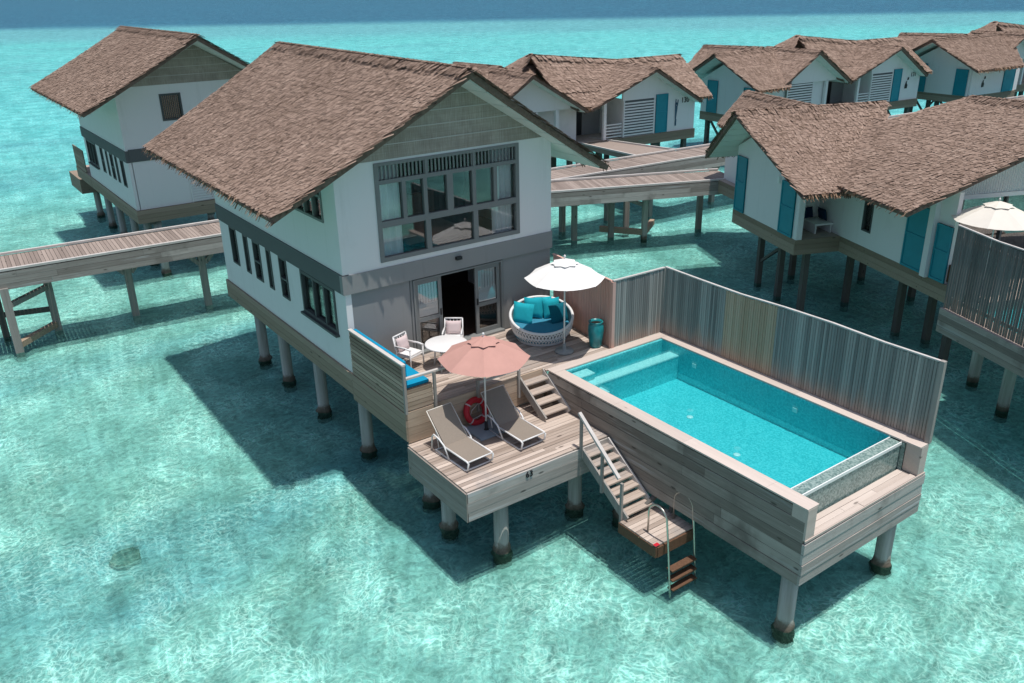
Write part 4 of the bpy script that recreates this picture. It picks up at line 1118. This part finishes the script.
def skirt(parent, x0, y0, x1, y1, z0=2.35, z1=3.0):
    """board skirt round a floor plate, with the floor"""
    p = MB(); n = 3; h = (z1 - z0) / n
    for k in range(n):
        z = z0 + k * h
        p.box(x0 - .05, y0 - .05, z, x1 + .05, y0, z + h - .008); p.box(x0 - .05, y1, z, x1 + .05, y1 + .05, z + h - .008)
        p.box(x0 - .05, y0, z, x0, y1, z + h - .008); p.box(x1, y0, z, x1 + .05, y1, z + h - .008)
    p.build('skirt_board', 'skirt_x', parent)
    wbox(parent, 'floor', 'deck_x', (x0, y0, z1 - .15, x1, y1, z1 - .005))
def gable_fill(parent, axis, c, t, u0, u1, um, z0, ze, zt, mat='white', ze0=None):
    """pentagon wall end from z0, eave height ze at u0/u1, top zt at um"""
    pts = [(u0, z0), (u1, z0), (u1, ze), (um, zt), (u0, ze0 or ze)]
    p = MB()
    if axis == 'x': p.prism([(c, u, z) for u, z in pts], (t, 0, 0))
    else: p.prism([(u, c, z) for u, z in pts], (0, t, 0))
    return p.build('gable_wall', mat, parent)
def slat_panel(parent, x0, x1, y, z0, z1, mat='white'):
    p = MB(); p.box(x0, y - .06, z0, x0 + .09, y, z1); p.box(x1 - .09, y - .06, z0, x1, y, z1)
    z = z0 + .05
    while z < z1 - .06: p.box(x0 + .09, y - .05, z, x1 - .09, y - .01, z + .1); z += .19
    p.build('slat_panel', mat, parent)
    wbox(parent, 'slat_backing', 'dark_grey', (x0 + .05, y + .0, z0, x1 - .05, y + .03, z1))
def figure(parent, x, y, z, kind):
    """little dark wall figure"""
    p = MB()
    if kind == 'diver':
        p.prism([(x - .06, y, z - .5), (x + .02, y, z - .5), (x + .1, y, z + .1), (x + .12, y, z + .42), (x - .1, y, z + .42), (x - .09, y, z + .1)], (0, .03, 0))
        p.bar((x - .08, y + .01, z + .4), (x - .05, y + .01, z + .85), .05, .03); p.bar((x + .1, y + .01, z + .4), (x + .16, y + .01, z + .8), .05, .03)
        p.lathe([(.001, z + .44), (.07, z + .5), (.07, z + .58), (.001, z + .64)], 10, (x + .01, y + .015, 0), False)
        p.bar((x - .02, y + .01, z - .5), (x - .04, y + .01, z - .95), .05, .03); p.bar((x + .03, y + .01, z - .5), (x + .03, y + .01, z - .95), .05, .03)
        return p.build('wall_figure', 'tealgrey', parent)
    p.prism([(x - .16, y, z - .35), (x + .14, y, z - .35), (x + .17, y, z - .1), (x + .02, y, z + .1), (x + .06, y, z + .25), (x - .04, y, z + .2), (x - .17, y, z - .1)], (0, .03, 0))
    p.prism([(x + .08, y, z + .3), (x + .26, y, z + .34), (x + .24, y, z + .56), (x + .1, y, z + .52)], (0, .03, 0))
    return p.build('wall_figure', 'black', parent)
M['tealgrey'] = plain('blue_grey_metal', (.06, .12, .17), .6, .3, .1)

# --- villa A, right of the pool
FRAME[0] = -22.5
A_ = thing('overwater_villa', 'nearest teal shuttered villa, its L shaped thatched roof rising right of the pool fence', 'villa', (22, 6, -.4), 'single storey teal shuttered villas')
# entrance wing with the two teal shutters
gable_fill(A_, 'x', 18.36, .16, 8.15, 13.6, 10.85, 3.0, 5.9, 7.25)
wbox(A_, 'wall', 'white', (18.52, 13.44, 3, 22.5, 13.6, 5.6), (18.38, 8.17, 3.0, 18.58, 8.4, 5.6), (18.53, 9.9, 3.0, 20.4, 10.0, 5.9), (20.4, 1.86, 3.0, 20.56, 8.2, 5.6), (20.4, 8.2, 3.0, 20.56, 9.9, 5.9), (20.56, 13.6, 3, 20.7, 20, 5.6), (20.56, 19.9, 3, 26, 20.05, 5.6), (28, 1.86, 3, 28.16, 20, 5.6)) if False else None
w = MB(); holes_wall(w, 'x', 20.4, .16, 1.9, 8.2, 3.0, 6.2, [(6.25, 6.82, 3.62, 4.78)]); w.build('wall', 'white', A_)
wbox(A_, 'porch_wall', 'white', (18.53, 9.9, 3.0, 20.4, 10.0, 6.2), (20.4, 8.21, 3.0, 20.5, 9.9, 6.2))
wbox(A_, 'porch_post', 'white', (18.37, 8.12, 3.0, 18.62, 8.37, 5.75))
wbox(A_, 'north_wall', 'white', (18.53, 13.44, 3.0, 22.5, 13.6, 5.6), (20.8, 13.61, 3.0, 20.95, 19.6, 5.7))
wbox(A_, 'porch_door', 'brown', (18.75, 9.84, 3.02, 19.6, 9.895, 5.1))
shutter(A_, 'x', 18.355, 12.6, 13.5, 3.02, 5.5); shutter(A_, 'x', 18.355, 8.42, 9.5, 3.02, 5.2)
wbox(A_, 'wall_lamp', 'tile_white', (18.26, 9.72, 5.0, 18.355, 9.84, 5.3))
window(A_, 'x', 20.4, 6.25, 6.82, 3.62, 4.78, (), (), fr=.06, mat='frame_dark', dep=.1)
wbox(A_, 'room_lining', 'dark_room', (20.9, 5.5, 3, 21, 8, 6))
shutter(A_, 'x', 20.395, 3.02, 4.2, 3.02, 5.35)
wbox(A_, 'terrace_post', 'white', (20.2, 2.68, 3.0, 20.45, 2.95, 6.0))
shutter(A_, 'x', 20.395, 1.86, 2.62, 3.02, 5.0)
# pool side gable with battens over a glazed front
p = MB(); p.prism([(20.3, 2.45, 5.95), (28.6, 2.45, 5.95), (24.4, 2.45, 7.95)], (0, .15, 0)); p.build('batten_gable', 'battens', A_)
wbox(A_, 'lintel', 'white', (20.45, 2.4, 5.8, 28.4, 2.62, 5.945))
g = window(A_, 'y', 4.0, 20.6, 28.2, 3.0, 5.9, (22.4, 24.3, 26.2), (), fr=.08, mat='grey_frame')
c = MB(); n = 130
for i in range(n):
    a = 20.7 + i * .057; f = lambda u: 4.22 + .05 * math.sin(u * 17); c.smooth = True; c.quad((a, f(a), 3.05), (a + .057, f(a + .057), 3.05), (a + .057, f(a + .057), 5.8), (a, f(a), 5.8))
c.build('door_curtain', 'grey', A_)
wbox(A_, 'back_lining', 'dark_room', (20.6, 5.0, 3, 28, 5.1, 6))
skirt(A_, 20.45, 1.6, 28.2, 19.8); skirt(A_, 18.4, 8.2, 20.38, 13.6)
gable_roof(A_, ((16.6, 10.85, 7.85), (23.6, 10.85, 7.9)), ((17.6, 15.4, 5.25), (22.6, 15.4, 5.25)), ((17.15, 5.95, 5.42), (20.5, 5.95, 5.45)), .125, .07, .46, name='entrance_roof')
gable_roof(A_, ((24.4, .6, 8.8), (24.4, 6.9, 8.55)), ((18.56, 2.1, 5.62), (18.85, 12.2, 5.6)), ((30.2, 2.1, 5.6), (30.2, 8.6, 5.6)), .125, .07, .46, name='terrace_roof')
gable_roof(A_, ((22.5, 8.6, 7.4), (22.4, 21, 7.3)), ((20.0, 8.6, 5.9), (20.3, 19.8, 5.85)), ((26, 8.6, 5.4), (26, 20, 5.4)), .125, .07, .46, name='rear_roof')
far_piles(A_, ((19.4, 12.6), (19.35, 10.7), (19.3, 8.7), (21.5, 13.2), (21.8, 9.2), (21.75, 5.6), (22.4, 4.6), (21.6, 2.6), (24.5, 12), (25.4, 5), (25, 9), (27, 2.5), (27, 7)), 2.4, .12)
p = MB(); p.bar((19.4, 12.5, .7), (19.35, 10.7, 1.9), .12, .12); p.build('brace', 'dark_post', A_)

# porch bench and navy cushions
pb = thing('porch_bench', 'white porch bench of the nearest teal shuttered villa', 'bench', (19.95, 9.3, 3)); bx(pb, 'seat', 'white', (19.55, 8.7, 3.35, 20.38, 9.85, 3.42)); bx(pb, 'frame', 'white', (19.58, 8.74, 3.0, 19.64, 9.82, 3.345), (20.28, 8.74, 3.0, 20.34, 9.82, 3.345))
def rcush(label, c, w, h, t, rx, rz, mat, group=None):
    p = MB(); p.pillow((0, 0, 0), w, h, t, R(rx), R(rz)); o = p.build('cushion', mat); o.location = rotf(c); o.rotation_euler = (0, 0, R(FRAME[0])); return tag(o, label, 'cushion', group)
rcush('navy cushion leaning at the wall end of the porch bench', (20.2, 9.3, 3.68), .6, .5, .16, -12, 90, 'navy', 'cushions on the porch bench')
rcush('navy cushion lying at the door end of the porch bench', (19.8, 9.72, 3.66), .5, .46, .16, -14, 10, 'navy', 'cushions on the porch bench')

# its pool terrace
T_ = thing('pool_terrace', 'raised pool terrace of the nearest teal shuttered villa at the right edge', 'terrace', (21, -3, -.4))
p = MB()
for k in range(4):
    z = 2.3 + k * .2; p.box(18.56, -7, z, 18.62, -.25, z + .192); p.box(18.62, -.3, z, 26, -.25, z + .192)
p.build('skirt_board', 'fascia_y', T_)
wbox(T_, 'floor', 'deck_x', (20.5, -.249, 2.9, 27, 1.548, 3.05), (18.621, -7, 2.9, 19.305, -.301, 3.08), (23.395, -7, 2.9, 27, -.301, 3.08))
wbox(T_, 'pool_basin', 'tile', (19.306, -7, 2.3, 23.394, -.301, 2.75))
p = MB(); p.quad((19.3, -7, 3.0), (23.4, -7, 3.0), (23.4, -.32, 3.0), (19.3, -.32, 3.0)); p.build('pool_water', 'poolwater', T_)
for x, y in ((20.9, -1.2), (20.9, -4.6), (21.5, .9), (25, -3)):
    p = MB(); p.lathe([(.19, -1.5), (.19, 2.6)], 14, (x, y, 0)); p.build('pile', 'pile', T_)
fence('dark open board fence of the neighbouring pool terrace at the right edge', (18.64, -.28), (18.64, -7), 3.12, 5.78, 'fence_dark', bw=.1, gap=.035, name='slatted_fence')
FR0 = FRAME[0]
parasol_base = rotf((21.35, 1.2, 3.05)); FRAME[0] = 0
parasol('cream parasol on the neighbouring pool terrace at the right edge', tuple(parasol_base), 2.95, 1.4, 'cream', 'round', .6, .3)
FRAME[0] = FR0
ac = thing('armchair', 'brown rattan armchair under the cream parasol', 'armchair', (20.95, 1.95, 3.05))
bx(ac, 'seat', 'brown', (20.6, 1.6, 3.08, 21.3, 2.2, 3.45)); bx(ac, 'backrest', 'brown', (20.6, 2.2, 3.08, 21.3, 2.34, 3.95)); bx(ac, 'armrest', 'brown', (20.48, 1.6, 3.08, 20.595, 2.3, 3.68)); bx(ac, 'armrest', 'brown', (21.305, 1.6, 3.08, 21.42, 2.3, 3.68))

# --- the row of villas behind
FRAME[0] = -4
def roof_(t, *a, name='roof', **k): return gable_roof(t, *a, .17, .11, .55, name=name, **k)
def part_T(t, ox, oy, ext=0):
    """wing whose gable looks left, with two teal shutters; reference: its face at x=42.4, corner at y=25.5"""
    X = lambda x: x + ox; Y = lambda y: y + oy
    gable_fill(t, 'x', X(42.4), .16, Y(25.5), Y(31.3), Y(28.4), 3.0, 5.5, 7.05)
    wbox(t, 'side_wall', 'white', (X(42.57), Y(25.5), 3.0, X(50), Y(25.66), 5.5), (X(42.57), Y(31.1), 3.0, X(47), Y(31.3), 5.5))
    shutter(t, 'x', X(42.395), Y(29.5), Y(30.6), 3.02, 5.45); shutter(t, 'x', X(42.395), Y(25.62), Y(26.75), 3.02, 5.2)
    skirt(t, X(42.45), Y(25.5), X(47), Y(31.3))
    roof_(t, ((X(40.7), Y(28.4), 7.6), (X(49 + ext), Y(28.6), 7.65)), ((X(41.3), Y(33), 5.3), (X(49), Y(33), 5.3)), ((X(41), Y(23.95), 5.3), (X(44.4 + ext), Y(24.1), 5.3)), name='wing_roof')
    roof_(t, ((X(46.4), Y(29), 7.75), (X(46.4), Y(35.5), 7.6)), ((X(43.6), Y(29), 5.9), (X(43.6), Y(34.8), 5.9)), ((X(50), Y(29), 5.6), (X(50), Y(35), 5.6)), name='rear_roof', soffit=False)
    far_piles(t, [(X(42.9), Y(y)) for y in (25.9, 28.4, 30.9)] + [(X(45.5), Y(y)) for y in (25.9, 28.4, 30.9)], r=.15)
    p = MB()
    for y in (26.2, 28.7): p.bar((X(42.9), Y(y), 2.3), (X(42.9), Y(y + 1.9), .2), .14, .14); p.bar((X(42.9), Y(y + 1.9), 2.3), (X(42.9), Y(y), .2), .14, .14)
    p.build('brace', 'dark_post', t)
def part_P(t, ox, oy=0):
    """porch gable with a slatted panel; reference: x 20-28.3, face at y=25.2"""
    X = lambda x: x + ox; Y = lambda y: y + oy
    p = MB(); p.prism([(X(18.75), Y(25.2), 5.3), (X(25.7), Y(25.2), 5.3), (X(21.8), Y(25.2), 7.4)], (0, .14, 0)); p.build('gable_wall', 'white', t)
    slat_panel(t, X(19.9), X(22.8), Y(25.3), 3.0, 5.28)
    wbox(t, 'porch_back_wall', 'soffit', (X(22.9), Y(27.8), 3, X(27), Y(27.95), 5.4), (X(22.8), Y(25.35), 3, X(22.9), Y(27.8), 5.4))
    wbox(t, 'porch_post', 'white', (X(24.15), Y(25.2), 3, X(24.4), Y(25.42), 5.35), (X(26.7), Y(27.5), 3, X(26.85), Y(27.7), 5.4), (X(28.0), Y(25.2), 3, X(28.22), Y(25.4), 5.4))
    wbox(t, 'door', 'black', (X(27.0), Y(27.86), 3.0, X(28.1), Y(27.95), 5.3)); wbox(t, 'entry_wall', 'grey', (X(28.1), Y(27.8), 3.0, X(29.6), Y(27.95), 5.4))
    p = MB()
    for k in range(5): z = 3.1 + k * .2; p.box(X(28.24), Y(25.26), z, X(29.55), Y(25.32), z + .07)
    p.build('railing', 'white', t)
    skirt(t, X(19.9), Y(25.25), X(29.6), Y(28))
    roof_(t, ((X(21.8), Y(24.1), 7.7), (X(21.8), Y(29.4), 7.72)), ((X(18.3), Y(24.4), 5.3), (X(18.3), Y(29.4), 5.3)), ((X(26.3), Y(24.5), 4.98 + .2), (X(26.3), Y(29.4), 5.1)), name='porch_roof')
    far_piles(t, [(X(x), Y(y)) for x in (20.5, 23, 25.6, 28) for y in (25.7, 27.6)], r=.15)
def part_D(t, ox, oy, num, fig):
    """gable with slats, teal door, wall figure and number; reference: x 29.6-36.1"""
    X = lambda x: x + ox; Y = lambda y: y + oy
    gable_fill(t, 'y', Y(25.3), .15, X(29.65), X(36.1), X(31.65), 3.0, 5.0, 7.15, ze0=6.25)
    wbox(t, 'side_wall', 'white', (X(35.95), Y(25.46), 3, X(36.1), Y(32), 5.3), (X(29.65), Y(25.46), 3, X(29.8), Y(28), 5.5))
    slat_panel(t, X(29.68), X(32.4), Y(25.295), 3.02, 5.4)
    shutter(t, 'y', Y(25.295), X(32.5), X(33.55), 3.02, 5.6)
    figure(t, X(34.35), Y(25.255), 4.3, fig)
    text('house_number', num, .5, (X(35.15), Y(25.27), 5.02), (R(90), 0, 0), 'black', t, .01)
    skirt(t, X(29.65), Y(25.25), X(36.1), Y(32))
    roof_(t, ((X(31.6), Y(24.2), 7.45), (X(31.8), Y(29.5), 7.6)), ((X(26.5), Y(24.6), 5.2), (X(26.5), Y(29.5), 5.15)), ((X(36.2), Y(24.6), 5.0), (X(36.2), Y(29.5), 5.05)), name='door_roof')
    far_piles(t, [(X(x), Y(y)) for x in (30.2, 32.8, 35.6) for y in (25.7, 28.5, 31)], r=.15)
    p = MB()
    for x in (30.3, 32.9): p.bar((X(x), Y(25.7), 2.3), (X(x + 2), Y(25.7), .1), .14, .14)
    p.build('brace', 'dark_post', t)
def part_main(t, ox, oy=0, hip=True):
    X = lambda x: x + ox; Y = lambda y: y + oy
    mb = MB()
    A, B_, C_ = V((X(24.7), Y(29), 8.4)), V((X(32), Y(29), 7.66)), V((X(37.8), Y(29), 7.68))
    q = lambda x, y, z: V((X(x), Y(y), z)); k = (.19, .14, .55)
    thatch_slope(mb, A, B_, q(32, 26.2, 6.0), q(25, 26.2, 6.1), *k, fringe=False); thatch_slope(mb, B_, C_, q(36.2, 26.2, 5.75), q(32, 26.2, 6.0), *k, fringe=False)
    thatch_slope(mb, q(24.6, 26.35, 6.1), q(28.2, 26.35, 6.1), q(27.3, 24.75, 5.34), q(25.5, 24.75, 5.34), *k)
    thatch_slope(mb, q(35.2, 29, 7.68), C_, q(37.9, 25.4, 5.08), q(35.7, 25.2, 5.12), *k)
    thatch_slope(mb, A, B_, q(32, 33.5, 5.2), q(24, 33.5, 5.2), .4, .3, .8); thatch_slope(mb, B_, C_, q(38, 33.5, 5.2), q(32, 33.5, 5.2), .4, .3, .8)
    if hip: thatch_slope(mb, q(24.7, 29.15, 8.4), q(24.7, 28.95, 8.4), q(21, 26.6, 6.2), q(20.6, 33, 5.6), *k, fringe=False)
    ridge_cap(mb, (A, B_, C_), .24, 10, .6)
    o = mb.build('main_roof', ('thatch', 'thatch_core', 'fringe'), t); return o
vB = thing('overwater_villa', 'teal door villa just behind the right walkway, blue figure on its wall', 'villa', (29, 27, -.4), 'single storey teal shuttered villas')
part_T(vB, -23.6, .6); part_P(vB, 0); part_D(vB, 0, 0, '130', 'diver'); part_main(vB, 0)
vC = thing('overwater_villa', 'middle villa of the rear row, dark figure and number beside its teal door', 'villa', (53, 27, -.4), 'single storey teal shuttered villas')
part_T(vC, 0, 0); part_P(vC, 25.5); part_D(vC, 25.5, 0, '131', 'bird'); part_main(vC, 25.5)
vE = thing('overwater_villa', 'farthest rear villa at the upper right, cut by the edge of the photo', 'villa', (70, 24, -.4), 'single storey teal shuttered villas')
part_T(vE, 23.3, -2.1, 3.5); part_P(vE, 52.9); part_main(vE, 52.9)
wbox(vE, 'entry_wall', 'white', (65.9, 23.25, 3.0, 72.5, 23.39, 5.4))
figure(vE, 67.6, 23.2, 4.0, 'bird'); text('house_number', '132', .5, (69.2, 23.23, 5.0), (R(90), 0, 0), 'black', vE, .01)
shutter(vE, 'y', 23.245, 70.6, 72.3, 3.02, 5.2); skirt(vE, 65.8, 23.3, 72.9, 25.2)
FRAME[0] = 0

# coral heads under the water
for i, (x, y, r) in enumerate(((-6.5, .75, .4),)):
    p = MB(); p.smooth = True; vs = []; n = 14
    for a in range(n + 1):
        for k in range(n):
            th = math.pi * a / n; ph = 2 * math.pi * k / n; d = V((math.sin(th) * math.cos(ph), math.sin(th) * math.sin(ph), math.cos(th)))
            rr = r * (1 + .3 * mnoise.noise(d * 1.7 + V((i * 7, 0, 0))) + .12 * mnoise.noise(d * 5 + V((i, 3, 0)))); vs.append((x + d.x * rr, y + d.y * rr, -.78 + d.z * rr * .4))
    p.add(vs, [(a * n + k, a * n + (k + 1) % n, (a + 1) * n + (k + 1) % n, (a + 1) * n + k) for a in range(n) for k in range(n)])
    if 'coral' not in M: M['coral'] = plain('brown_coral', (.5, .46, .35), .95, .1, .35, 7)
    solo(p, 'coral_head', 'coral', 'pale brown coral head under the shallow water at lower left', 'coral', (x, y, -.78))
